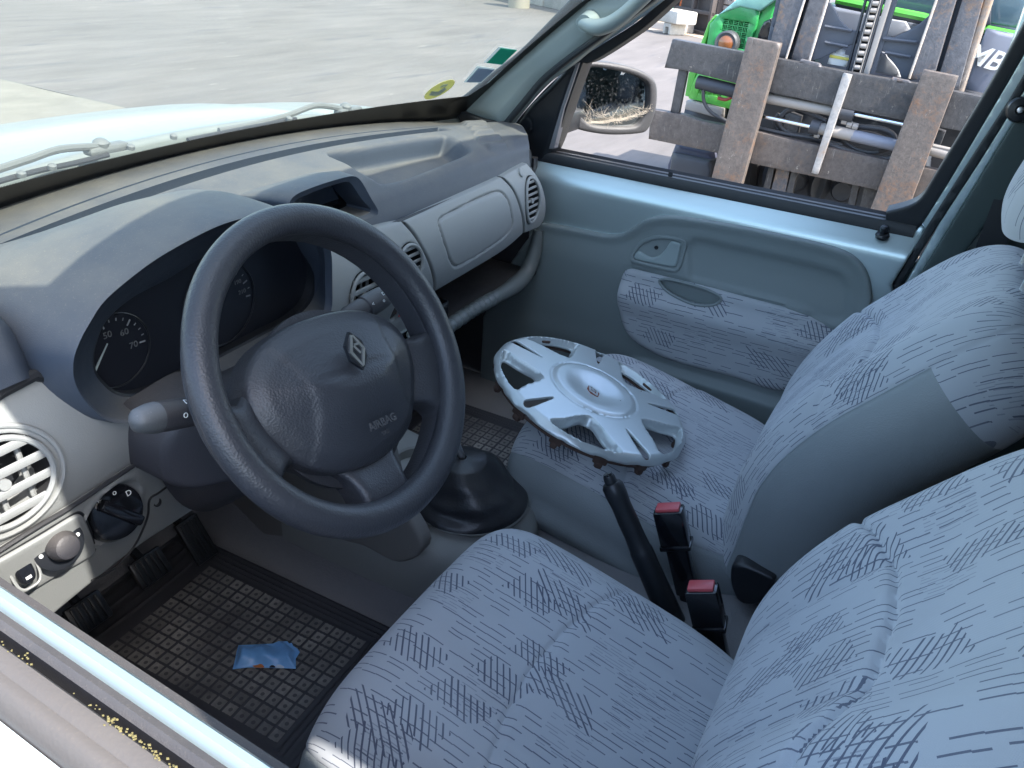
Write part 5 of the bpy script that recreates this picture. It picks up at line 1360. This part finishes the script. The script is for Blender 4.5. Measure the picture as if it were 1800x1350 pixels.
ntS.links.new(ramp(ntS,q1*.7+q2*.3,[(.3,(.16,.145,.118)),(.6,(.225,.205,.168)),(.8,(.29,.265,.22))]),bS.inputs['Base Color']); bS.inputs['Roughness'].default_value=.92
edge=[(3.44+.03*math.sin(k*1.7)+.02*math.sin(k*4.1),-2+k*.35) for k in range(28)]+[(3.40,7.55)]
sheet('concrete_apron',[(-40,-2),*edge,(3.2,7.75),(-6,7.9),(-40,8)],-.046,ms_)
g=MB(); g.box((3.455,3.2,-.0485),(.025,9.0,.006)); o=g.build('drain_joint',flat('tar_joint',(.14,.13,.12),.9)); meta(o,kind='structure')
msand,ntN,bN_=newmat('sandy_dirt'); co=objco(ntN); q1=noise(ntN,co,1.5,6,.65); ntN.links.new(ramp(ntN,q1,[(.3,(.42,.30,.21)),(.7,(.60,.48,.36))]),bN_.inputs['Base Color']); bN_.inputs['Roughness'].default_value=.95
def gz(px,py,z=-.05): return on(px,py,'z',z)
sheet('sandy_ground',[gz(*q)[:2] for q in ((1060,22),(1110,40),(1150,56),(1200,60),(1260,74),(1330,95),(1500,110),(1500,40),(1300,20),(1180,4),(1090,6))],-.045,msand)
# concrete blocks
def blockmat(n,c):
    m,nt,b=newmat(n); co=objco(nt); a=noise(nt,co,2.2,6,.65); d=noise(nt,co,45,3)
    nt.links.new(ramp(nt,a*.7+d*.3,[(.3,tuple(q*.62 for q in c)),(.55,c),(.8,tuple(min(1,q*1.25) for q in c))]),b.inputs['Base Color']); b.inputs['Roughness'].default_value=.92; bump(nt,b,d,.5,.01); return m
mblk=blockmat('block_concrete',(.46,.43,.38)); mblk2=blockmat('weathered_concrete',(.36,.345,.32))
A=gz(800,-18); B=gz(1012,26); dr_=(B-A)/np.linalg.norm(B-A); nr=np.cross(dr_,(0,0,1)); nr=nr if nr[0]>0 else -nr
R=np.array([dr_,nr,[0,0,1.]]).T
k=0; L=np.linalg.norm(B-A)
t=-.5; names=['mossy stain','chipped corner','pale face','dark face','cracked top','dusty base','leaning slightly','rust streak']
while t<L-.2:
    w_=1.15+.25*RNG.rand()
    for lv_ in range(3):
        g=MB(); c_=A+dr_*(t+w_/2+.2*lv_)+nr*(.45+.02*RNG.rand())+np.array([0,0,.3+.61*lv_]); g.box(c_,(w_-.05,.6,.6),R=R,bv=.035)
        if lv_==2:
            for q in (-.3,.3): g.box(c_+dr_*q*w_+np.array([0,0,.33]),(.22,.22,.1),R=R,bv=.02)
        o=g.build('concrete_block',mblk if (k+lv_)%2 else mblk2)
        meta(o,('bottom','middle','top')[lv_]+' weathered block of the yard wall '+('behind the green bin','just right of the green bin','left of the beige drum','behind the beige drum','second from the windscreen pillar','nearest the windscreen pillar','half hidden by the windscreen pillar')[min(k,6)],'concrete block','blocks of the yard wall')
    t+=w_; k+=1
# drum + pallet by the wall
p=gz(829,12); 
# green container behind left end
g=MB(); c_=gz(882,2); 
mgreen=plastic('dull_green_paint',(.12,.35,.24),.6,200,0,dust=.4)
g.box(c_+np.array([.9,1.0,.6]),(.8,1.4,1.3),R=R,bv=.03); 
for q in range(5): g.box(c_+np.array([.9,1.0,.6])+dr_*(-.36+.18*q)-nr*.72,(.05,.03,1.2),R=R,bv=.01)
o=g.build('waste_bin',mgreen); meta(o,'green metal bin behind the far end of the block wall','bin')
g=MB(); c_=gz(925,14); g.lathe([(.24,0),(.25,.02),(.25,.28),(.262,.30),(.25,.32),(.25,.56),(.262,.58),(.25,.60),(.25,.84),(.23,.85),(.0,.84)],c_-nr*.2,(0,0,1),28); o=g.build('oil_drum',plastic('drum_beige',(.36,.33,.26),.6,200,0,dust=.5)); meta(o,'dusty beige drum in front of the block wall','drum')
# low concrete blocks near the fence
def bl(px,py,dims,label,m,rz=.15,name='concrete_block',extra=None):
    g=MB(); c_=gz(px,py)+np.array([0,0,dims[2]/2]); Rz=np.array([[math.cos(rz),-math.sin(rz),0],[math.sin(rz),math.cos(rz),0],[0,0,1]]); g.box(c_,dims,R=Rz,bv=.025)
    if extra: extra(g,c_,Rz)
    o=g.build(name,m); return meta(o,label,'concrete block')
fd=gz(1196,58)-gz(1140,45); rz=math.atan2(fd[1],fd[0])
def legs(g,c_,R_): 
    pass
c0=gz(1170,58)
def blk3(pxc,pyc,pxw,depth,h,z0,label,m,notch=False):
    w_=pxw*17.2/F; c_=gz(pxc,pyc)+np.array([0,0,z0]); Rz=np.array([[math.cos(rz),-math.sin(rz),0],[math.sin(rz),math.cos(rz),0],[0,0,1]])
    g=MB()
    if notch:
        g.box(c_+Rz@np.array([-w_*.36,depth/2,h/2]),(w_*.28,depth,h),R=Rz,bv=.02); g.box(c_+Rz@np.array([w_*.36,depth/2,h/2]),(w_*.28,depth,h),R=Rz,bv=.02); g.box(c_+Rz@np.array([0,depth/2,h*.8]),(w_*.5,depth,h*.4),R=Rz,bv=.02)
    else: g.box(c_+Rz@np.array([0,depth/2,h/2]),(w_,depth,h),R=Rz,bv=.03)
    o=g.build('concrete_block',m); meta(o,label,'concrete block')
blk3(1170,60,20,.35,.20,0,'small notched concrete foot under the long beam',mblk,True)
blk3(1184,58,14,.4,.20,0,'plain dark concrete foot beside the notched one',mblk2)
blk3(1168,60,54,.45,.22,.20,'long pale concrete beam lying on two small feet by the fence',mblk)
# fence panel with green posts
mfen=plastic('fence_green',(.05,.30,.22),.5,200,0)
fen=empty('mesh_fence',(0,0,0),'green mesh fence panel with a post holding back orange scrap','fence')
f0=gz(1098,18); f1=gz(1176,40); fdv=(f1-f0); FL_=np.linalg.norm(fdv); fdv/=FL_
for tt in (0.,FL_): 
    g=MB(); g.box(f0+fdv*tt+np.array([0,0,1.0]),(.09,.09,2.0),bv=.01); g.build('fence_post',mfen,fen)
g=MB()
for k in range(int(FL_/.10)): g.tube([f0+fdv*(.05+k*.10)+np.array([0,0,.05]),f0+fdv*(.05+k*.10)+np.array([0,0,1.9])],.012,5)
for z in (.1,.5,.9,1.3,1.8): g.tube([f0+np.array([0,0,z]),f1+np.array([0,0,z])],.014,5)
g.build('fence_mesh',mfen,fen)
back=np.cross(fdv,(0,0,1)); back=back if back[0]>0 else -back
mor=plastic('orange_scrap',(.50,.17,.07),.7,200,0,dust=.3,var=.4); mbl=plastic('blue_scrap',(.08,.22,.5),.6,200,0)
g=MB()
for k in range(90):
    c_=f0+fdv*RNG.rand()*FL_+back*(.5+RNG.rand()*1.0)+np.array([0,0,.1+RNG.rand()*.75]); d_=RNG.normal(0,1,3); d_/=np.linalg.norm(d_); g.tube([c_-d_*.35,c_+d_*.35],.03+.04*RNG.rand(),6)
o=g.build('scrap_heap',mor); meta(o,'tangled heap of orange scrap behind the green fence','scrap heap',kind='stuff')
g=MB(); c_=f0+fdv*FL_*.55+back*1.2+np.array([0,0,1.15]); g.box(c_,(1.2,.6,.35),bv=.08); g.box(c_+(.2,.1,.25),(.5,.4,.2),bv=.06); o=g.build('plastic_sheet',mbl); meta(o,'blue plastic bundle on top of the orange scrap','plastic bundle')
# dark crates
def crate(pxc,pyc,w_,d_,h_,z0,label,m,grp=None,nx=2,nz=2):
    c_=gz(pxc,pyc)+np.array([0,0,z0]); rz2=rz; Rz=np.array([[math.cos(rz2),-math.sin(rz2),0],[math.sin(rz2),math.cos(rz2),0],[0,0,1]]); g=MB()
    def b_(x,y,z,a,b,c): g.box(c_+Rz@np.array([x,y,z]),(a,b,c),R=Rz,bv=.01)
    b_(0,d_/2+.05,h_/2,w_*.94,d_*.9,h_*.94)
    e=.07
    for i in range(nx+1): b_(-w_/2+e/2+i*(w_-e)/nx,0,h_/2,e,.10,h_)
    for j in range(nz+1): b_(0,0,e/2+j*(h_-e)/nz,w_,.085,e)
    o=g.build('storage_crate',m); return meta(o,label,'crate',grp)
mcr=plastic('crate_dark',(.055,.045,.042),.7,200,0,dust=.3); mcr2=plastic('crate_hollow',(.26,.235,.22),.8,200,0,dust=.3)
crate(1213,57,1.30,1.0,.78,0,'dark slotted crate at the bottom of the stack by the fence',mcr)
crate(1213,57,1.30,1.0,.78,.80,'dark slotted crate on top of the stack by the fence',mcr)
crate(1262,64,.72,.8,.55,0,'pale hollow crate on the ground behind the green machine',mcr2,nx=3,nz=2)
crate(1262,64,.72,.8,.55,.57,'pale hollow crate in the middle of the low stack behind the machine',mcr2,nx=3,nz=2)
crate(1262,64,.72,.8,.55,1.14,'pale hollow crate topping the stack behind the green machine',mcr2,nx=3,nz=2)
# ---------------------------------------------------------------- forklift
fk=empty('forklift',(3.6,0,-.05),'green and grey forklift with rusty forks standing beside the van','forklift')
FI=Matrix.Translation(-Vector(fk.location))
ph=math.radians(-1); Fn=np.array([math.cos(ph),math.sin(ph),0]); Fu=np.array([-math.sin(ph),math.cos(ph),0])
def FSf(h): return Surf(np.array([3.5,0,0])+Fn*(-h),Fu,Z3,-Fn)
def fp_(o): 
    o.parent=fk; o.matrix_parent_inverse=FI; return o
def fpan(name,m,px,h,th,rr=.0015,step=.03,hf=None,holes=(),label=None,rings=(.5,1.)):
    S=FSf(h); o=panel(name,m,S,S.tr(px),[np.array(S.tr(q)) for q in holes],step=step,rr=rr,thick=th,h=hf,rings=rings); 
    if label: o['label']=label
    return fp_(o)
def fpt(px,py,h): S=FSf(h); q=S.inv(px,py); return S.pt(np.float64(q[0]),np.float64(q[1]))
def steel(name,c,rust,amt,rough=.45,metal=.4):
    m,nt,b=newmat(name); co=objco(nt); a=noise(nt,co,4,6,.7); d=noise(nt,co,38,5,.75); e=noise(nt,mscale(nt,co,(30,30,4)),2,4,.7); f=noise(nt,co,1.6,3)
    base=mixc(nt,(d*1.6-.3).clamp(),tuple(q*.55 for q in c),tuple(q*1.45 for q in c))
    rm=(((a+(d-.5)*.6)-.55+amt)*5).clamp()*.9; rc=mixc(nt,(d*2-.5).clamp(),tuple(q*.5 for q in rust),rust)
    cc=mixc(nt,rm,base,rc)
    cc=mixc(nt,(((e-.62)*7).clamp())*.45,cc,(.36,.34,.31))
    sc_=noise(nt,mscale(nt,co,(2.2,2.2,1.1),(.5,.7,.2)),11,8,.85); cc=mixc(nt,((sc_-.615)*16).clamp()*.8,cc,(.50,.45,.38))
    cc=mixc(nt,((f-.6)*4).clamp()*.5,cc,tuple(q*.35 for q in c))
    nt.links.new(cc,b.inputs['Base Color']); b.inputs['Metallic'].default_value=metal; rg=a*.4+(rough-.15); nt.links.new(rg.s,b.inputs['Roughness']); bump(nt,b,d,.5,.004); return m
mfork=steel('fork_steel',(.135,.115,.103),(.25,.13,.07),.03,.5,.15); mbar=steel('carriage_steel',(.066,.065,.067),(.12,.095,.075),-.04,.42,.2); mmast=steel('mast_steel',(.12,.12,.13),(.28,.16,.08),.02,.42,.25)
mdk=plastic('machine_dark',(.035,.04,.05),.5,200,0,dust=.15); mpl=plastic('plate_blue_grey',(.075,.085,.105),.5,200,0,dust=.1); mhose=plastic('hose_rubber',(.045,.045,.05),.5,200,0,dust=.3)
mbody=plastic('body_grey',(.19,.205,.25),.4,200,0,var=.04,coat=.2); mgr=plastic('machine_green',(.035,.30,.085),.35,200,0,var=.08,coat=.3,dust=.1); mgr2=plastic('bright_green',(.10,.42,.06),.35,200,0,var=.05,coat=.3)
mrod=flat('polished_rod',(.75,.76,.78),.15,1.); mlite=plastic('worn_tube',(.30,.28,.26),.5,200,0,dust=.3)
fpan('carriage_bar',mbar,[(1182,69),(1367,103),(1490,127),(1610,147),(1723,170),(1900,207),(1890,290),(1693,231),(1593,213),(1467,187),(1350,161),(1200,123),(1168,119)],0,.06,.0015)
fpan('carriage_bar',steel('carriage_steel_worn',(.105,.090,.082),(.15,.10,.07),.0,.5,.2),[(1144,193),(1200,202),(1231,213),(1330,232),(1395,247),(1527,275),(1647,300),(1800,335),(1790,395),(1600,350),(1533,332),(1320,287),(1257,268),(1140,244)],0,.06,.0015)
fpan('carriage_upright',mbar,[(1193,120),(1208,124),(1192,204),(1178,198)],-.02,.03)
fpan('fork',mfork,[(1314,66),(1371,77),(1304,320),(1285,392),(1232,378),(1252,308)],.075,.055,.0015,label='rusty fork nearer the wing mirror')
fpan('fork',mfork,[(1623,123),(1684,135),(1598,363),(1583,405),(1520,390),(1535,355)],.075,.055,.0015,label='scuffed fork nearer the door pillar')
fpan('load_stop',steel('stop_steel',(.38,.37,.36),(.35,.26,.20),.05,.5,.2),[(1482,129),(1497,132),(1437,307),(1426,304)],.03,.03,.002)
def ftube(name,m,pts,h,r,n=10,sm_=0):
    P=[fpt(x,y,h if np.isscalar(h) else h[i]) for i,(x,y) in enumerate(pts)]; 
    g=MB(); g.tube(cr(P,6,False) if len(P)>2 else P,r,n); return fp_(g.build(name,m))
ftube('side_shift_cylinder',mlite,[(1340,171),(1490,200)],-.04,.026,14); ftube('cylinder_rod',mrod,[(1490,198),(1600,221)],-.045,.0115)
ftube('cylinder_head',mdk,[(1475,197),(1501,202)],-.03,.038,14)
ftube('cylinder_rod',mrod,[(1325,201),(1432,224)],-.03,.0115); ftube('side_shift_cylinder',mlite,[(1428,223),(1500,238)],-.03,.030,14); ftube('cylinder_barrel',mbody,[(1498,238),(1590,259)],-.03,.030,14)
ftube('cylinder_barrel',mdk,[(1226,144),(1300,162)],-.04,.036,14); ftube('cylinder_head',mdk,[(1425,222),(1441,226)],-.025,.036,14)
ftube('cylinder_barrel',mlite,[(1635,262),(1700,279)],-.03,.030,14); ftube('hose_pipe',mlite,[(1640,256),(1720,273)],-.01,.008)
for pts,h,r in (([(1372,205),(1385,194),(1405,192),(1430,202),(1452,213)],-.08,.013),([(1366,213),(1378,228),(1395,236),(1420,238),(1434,234)],-.08,.012),([(1500,222),(1530,224),(1555,228),(1572,240),(1566,258),(1545,262)],-.07,.014),
    ([(1456,253),(1500,268),(1540,278),(1570,276),(1585,262)],-.05,.013),([(1480,245),(1505,262),(1535,268),(1560,262)],-.08,.012),([(1236,158),(1238,180),(1252,199),(1278,213)],-.03,.010),([(1330,224),(1380,235),(1430,243),(1480,255)],-.06,.010),([(1510,232),(1540,238),(1568,252),(1575,270)],-.10,.012),([(1370,200),(1362,215),(1372,232),(1392,238)],-.10,.013)):
    ftube('hydraulic_hose',mhose,pts,h,r)
ftube('red_hose',plastic('red_hose_rubber',(.35,.06,.05),.5,200,0),[(1262,172),(1276,175),(1292,168)],-.06,.009)
for px,py in ((1484,213),(1493,219),(1503,222),(1436,237)): ftube('hose_fitting',mlite,[(px-4,py-1),(px+5,py+1)],-.03,.017,8)
# dark backing stands for the shaded void between the carriage bars
fpan('dark_void_backing',mdk,[(1330,150),(1640,215),(1625,330),(1500,310),(1300,262)],-.16,.2,.01,.08)
for px in ([(1352,290),(1362,292),(1350,345),(1338,343)],[(1366,293),(1388,298),(1378,352),(1352,346)],[(1392,298),(1402,301),(1388,356),(1378,352)],[(1500,318),(1512,322),(1500,372),(1488,368)],[(1520,325),(1545,330),(1532,380),(1508,375)],[(1610,345),(1640,350),(1625,400),(1598,395)],[(1382,195),(1408,205),(1400,240),(1374,235)],[(1640,225),(1662,232),(1650,262),(1632,258)]):
    fpan('frame_post',mbar if px[0][0]!=1366 else mmast,px,-.08,.05,.003)
fpan('axle_beam',mdk,[(1300,280),(1700,360),(1690,470),(1280,420)],-.55,.3,.02,.1)
for px,py in ((1400,316),(1482,334)):
    p=fpt(px,py,-.42); g=MB(); g.lathe([(.0,.04),(.05,.05),(.07,.0),(.13,.01),(.17,.04),(.20,.0),(.20,-.2)],p,-Fn,32); fp_(g.build('drive_roller',mdk))
fpan('ground_guard',plastic('guard_blue_grey',(.05,.055,.09),.5,200,0),[(1186,254),(1252,270),(1258,340),(1168,330),(1172,290)],-.10,.3,.02,.05)
fpan('guard_box',mdk,[(1180,270),(1254,285),(1244,330),(1172,318)],-.04,.2,.02,.05)
# masts (two nested channels on each side), running up past the window
def ext(p,q,f): return (p[0]+(p[0]-q[0])*f,p[1]+(p[1]-q[1])*f)
def mast(name,tl_,tr_,br_,bl2,h,th,m,f=2.6,rr=.004):
    return fpan(name,m,[ext(tl_,bl2,f),ext(tr_,br_,f),br_,bl2],h,th,rr,.05)
mast('mast_channel',(1372,0),(1413,0),(1378,112),(1347,105),-.10,.10,mmast); mast('mast_flange',(1364,0),(1373,0),(1350,100),(1343,98),-.13,.10,mpl)
mast('mast_channel',(1422,0),(1452,0),(1418,116),(1388,110),-.12,.10,mmast); mast('mast_web',(1411,0),(1424,0),(1392,112),(1376,108),-.19,.06,mpl)
mast('mast_channel',(1643,0),(1681,0),(1640,140),(1594,140),-.10,.10,mmast); mast('mast_web',(1680,0),(1694,0),(1655,140),(1634,138),-.19,.06,mpl)
mast('mast_channel',(1691,0),(1729,0),(1683,165),(1645,150),-.12,.10,mmast)
mast('mast_edge',(1728,0),(1746,0),(1690,172),(1678,168),-.13,.07,steel('mast_rust',(.24,.20,.17),(.34,.19,.08),.05,.5,.2),2.6,.012)
for tl_,br_ in (((1646,0),(1598,138)),((1455,0),(1421,112)),((1414,0),(1380,108))):
    P=[fpt(*ext(tl_,br_,1.5),-.097),fpt(*br_,-.097)]; g=MB(); g.tube(P,.006,6); fp_(g.build('worn_edge',steel('bright_edge',(.55,.50,.46),(.5,.4,.3),.1,.5,.2)))
fpan('gusset_plate',mpl,[(1440,2),(1450,2),(1460,6),(1468,18),(1476,34),(1488,47),(1494,53),(1512,55),(1508,76),(1486,82),(1462,94),(1440,104),(1424,108),(1440,50)],-.16,.015,.004,.02)
fpan('gusset_plate',mpl,[(1548,62),(1570,66),(1592,56),(1616,42),(1632,28),(1645,0),(1655,2),(1604,140),(1585,139),(1580,124),(1570,110),(1560,100),(1556,92),(1536,87)],-.16,.015,.004,.02)
for a,b in (((1450,46),(1498,54)),((1450,74),(1490,82)),((1552,68),(1612,74)),((1556,92),(1600,100))):
    ftube('weld_rib',mpl,[a,b],-.143,.008,6)
def strip(name,t,b,w_,h,m,th=.03): 
    return fpan(name,m,[ext((t-w_,0),(b-w_,130),1.2),ext((t+w_,0),(b+w_,130),1.2),(b+w_,130),(b-w_,130)],h,th,.002,.05)
strip('hose_guide',1532,1494,3.5,-.12,mdk); strip('chain_backing',1540,1504,8,-.155,mdk); strip('toothed_rail',1562,1522,5,-.12,mlite); strip('hose_guide',1551,1513,2.5,-.12,mdk); strip('rail_back',1570,1530,7,-.15,mpl); strip('hose_guide',1521,1487,2,-.14,mdk)
for k in range(-4,11):
    y=12.5*k+6; f_=y/130; cx=1541+(1504-1541)*f_; p=fpt(cx,y,-.12); g=MB()
    Rm=np.array([Fu,Fn,Z3]).T; g.lathe([(.012,-.014),(.012,.014)],p,Fu,12); g.box(p+Fu*.019,(.005,.014,.062),R=Rm,bv=.002); g.box(p-Fu*.019+Z3*.02,(.005,.014,.062),R=Rm,bv=.002)
    fp_(g.build('chain_link',mlite))
fpan('carriage_hook',mmast,[(1408,104),(1440,112),(1444,119),(1405,112)],.0,.03,.002); fpan('carriage_hook',mmast,[(1569,136),(1596,142),(1608,150),(1565,144)],.0,.03,.002)
# machine body and cab behind the mast
fpan('front_cowl',mbody,[(1440,8),(1640,42),(1800,75),(1800,215),(1690,185),(1430,125)],-.55,.9,.02,.1)
fpan('light_panel',plastic('panel_light_grey',(.30,.31,.33),.5,200,0),[(1560,33),(1592,38),(1599,52),(1570,66),(1545,62)],-.45,.05,.006,.04); fpan('light_panel',bpy.data.materials['panel_light_grey'],[(1543,90),(1557,93),(1561,101),(1578,120),(1583,136),(1530,126)],-.30,.05,.006,.04)
fpan('hazard_label',flat('label_white',(.7,.7,.66),.6),[(1461,92),(1492,98),(1487,118),(1454,112)],-.19,.01,.001,.03); fpan('label_band',flat('label_yellow',(.7,.6,.12),.6),[(1459,96),(1493,102),(1492,107),(1458,101)],-.186,.004,.0005,.03); fpan('hazard_label',flat('label_pale',(.62,.63,.64),.6),[(1470,86),(1486,88),(1484,98),(1470,95)],-.188,.004,.0005,.03)
def fline(a,b,h,r,m,name): return ftube(name,m,[a,b],h,r,8)
fline((1470,0),(1800,66),-.50,.022,mgr2,'green_trim'); fline((1470,7),(1800,75),-.50,.014,mdk,'window_seal')
mcab,ntc,bc2=newmat('cab_glass'); bc2.inputs['Base Color'].default_value=(.10,.16,.19,1); bc2.inputs['Roughness'].default_value=.08; bc2.inputs['Specular IOR Level'].default_value=.9
fpan('cab_window',mcab,[(1440,-190),(1840,-110),(1820,64),(1480,-4)],-.62,.04,.01,.2)
fpan('cab_window',mcab,[(1735,-60),(1830,-40),(1800,52),(1722,38)],-.50,.04,.01,.1)
fpan('body_panel',mbody,[(1733,52),(1830,72),(1830,180),(1800,196),(1690,165)],-.35,.3,.015,.08)
fpan('cab_pillar',mdk,[(1735,-60),(1748,-60),(1740,44),(1726,42)],-.45,.05,.01,.1); fpan('cab_pillar',mdk,[(1560,-120),(1585,-115),(1570,8),(1556,6)],-.55,.05,.01,.1)
ftube('marker_reflector',M['red'],[(1796,29),(1800,29)],-.44,.03,10)
S=FSf(-.334); 
q=S.inv(1748,108); pc=S.pt(np.float64(q[0]),np.float64(q[1])); e1=fpt(1768,114,-.334)-fpt(1728,101,-.334); e1/=np.linalg.norm(e1)
o=text('COMBi',.125,M['white'],frame4(pc+e1*.06,e1,Z3),'body_lettering',None,ext=.002,align='RIGHT',bold=.0022,shear=.25); fp_(o)
fpan('step_plate',mdk,[(1690,158),(1800,180),(1800,215),(1685,190)],-.30,.2,.01,.08)
fpan('chassis_box',mdk,[(1340,10),(1470,30),(1440,300),(1230,330),(1235,200),(1300,110)],-.75,.8,.02,.1)
# green engine cover: front face with woven slots, chamfer, side face with arch
def slotset(px0,ax,ay,nx,ny):
    out=[]
    for i in range(nx):
        for j in range(ny):
            ox=px0[0]+ax[0]*i+ay[0]*j; oy=px0[1]+ax[1]*i+ay[1]*j
            for k in range(3):
                if (i+j)%2: a=(.08+.30*k,.06); b=(.08+.30*k+.16,.06); c_=(.08+.30*k+.16,.90); d=(.08+.30*k,.90)
                else: a=(.04,.08+.30*k); b=(.92,.08+.30*k); c_=(.92,.08+.30*k+.16); d=(.04,.08+.30*k+.16)
                out.append([(ox+ax[0]*u_+ay[0]*w_,oy+ax[1]*u_+ay[1]*w_) for u_,w_ in (a,b,c_,d)])
    return out
ss_=slotset((1272,33),(8.9,1.3),(-2.2,9.6),5,5)
mslot=flat('slot_dark',(.01,.012,.014),.6)
fpan('engine_cover',mgr,[(1262,26),(1298,-3),(1335,20),(1330,45),(1322,70),(1318,90),(1300,100),(1240,90),(1247,42)],-.45,.8,.01,.05,holes=ss_)
fpan('cover_shadow_box',mslot,[(1262,30),(1322,40),(1312,92),(1250,85)],-.50,.02,0,.1)
fpan('cover_chamfer',mgr2,[(1262,27),(1250,40),(1238,80),(1222,135),(1215,172),(1204,168),(1210,130),(1232,75),(1245,40),(1257,26)],-.46,.7,.004,.05)
fpan('cover_side',plastic('side_green',(.03,.30,.07),.4,200,0,coat=.3),[(1300,-6),(1370,-20),(1366,2),(1356,28),(1350,75),(1322,92),(1322,70),(1330,45),(1336,20)],-.47,.7,.006,.05)
fpan('cover_top',plastic('top_pale_green',(.25,.50,.42),.4,200,0,coat=.3),[(1262,26),(1296,-2),(1330,-45),(1400,-60),(1385,-12),(1366,-2),(1336,20),(1300,12)],-.44,.5,.01,.05)
fpan('cover_top_box',mgr,[(1300,0),(1345,-60),(1420,-60),(1400,-5),(1366,2),(1336,18)],-.60,.6,.02,.05)
fpan('arch_opening',M['gloss'],[(1358,31),(1343,38),(1336,50),(1331,66),(1332,76),(1352,82)],-.44,.02,.006,.03)
p=fpt(1278,76,-.43); g=MB(); g.lathe([(.068,-.03),(.068,.02),(.058,.030),(.050,.025)],p,-Fn,36); fp_(g.build('lamp_bezel',plastic('lamp_bezel_grey',(.07,.075,.08),.5,200,0)))
mam,nta,ba=newmat('amber_lens'); ba.inputs['Base Color'].default_value=(.30,.11,.04,1); ba.inputs['Roughness'].default_value=.2; ba.inputs['Coat Weight'].default_value=.5
g=MB(); g.lathe([(.052,.0),(.048,.022),(.03,.034),(0,.038)],p,-Fn,32); fp_(g.build('amber_lamp',mam))
ss2=slotset((1230,150),(8.2,1.2),(-1.8,7.4),5,2)
fpan('lower_cover',mgr2,[(1226,128),(1320,140),(1310,195),(1281,192),(1210,173),(1216,150)],-.45,.6,.006,.05,holes=ss2)
fpan('cover_shadow_box',mslot,[(1224,145),(1290,155),(1284,172),(1220,165)],-.50,.02,0,.1)
fpan('bumper_plate',mlite,[(1206,177),(1270,192),(1268,210),(1203,192)],-.40,.3,.006,.05); fpan('underframe',mdk,[(1203,192),(1330,218),(1300,330),(1180,300)],-.55,.5,.01,.1)
# far side of the yard, beyond the frame edges, so the mirror and side views are not empty
g=MB(); g.box((-14,-4,1.2),(.3,40,2.6)); o=g.build('yard_wall',blockmat('far_wall',(.40,.37,.33))); meta(o,'plain concrete wall along the far side of the yard','wall')
# fork blades and wheels, low down behind the door line
for px,py in ((1258,385),(1552,398)):
    p=fpt(px,py,.06); Rm=np.array([Fu,Fn,Z3]).T; g=MB(); g.box(p-Fn*.48-Z3*.02,(.14,1.05,.05),R=Rm,bv=.008); fp_(g.build('fork_blade',mfork))
mty=plastic('tyre_rubber',(.03,.03,.032),.8,120,.4,dust=.3)
for yy in (.62,-.50):
    p=np.array([4.35,yy,.36]); g=MB(); g.lathe([(.20,-.13),(.38,-.14),(.41,-.11),(.41,.11),(.38,.14),(.20,.13)],p,Fu,40); fp_(g.build('tyre',mty))
    g=MB(); g.lathe([(0,-.05),(.19,-.06),(.21,-.12),(.21,.12),(.19,.06),(0,.05)],p,Fu,28); fp_(g.build('wheel_rim',mlite))
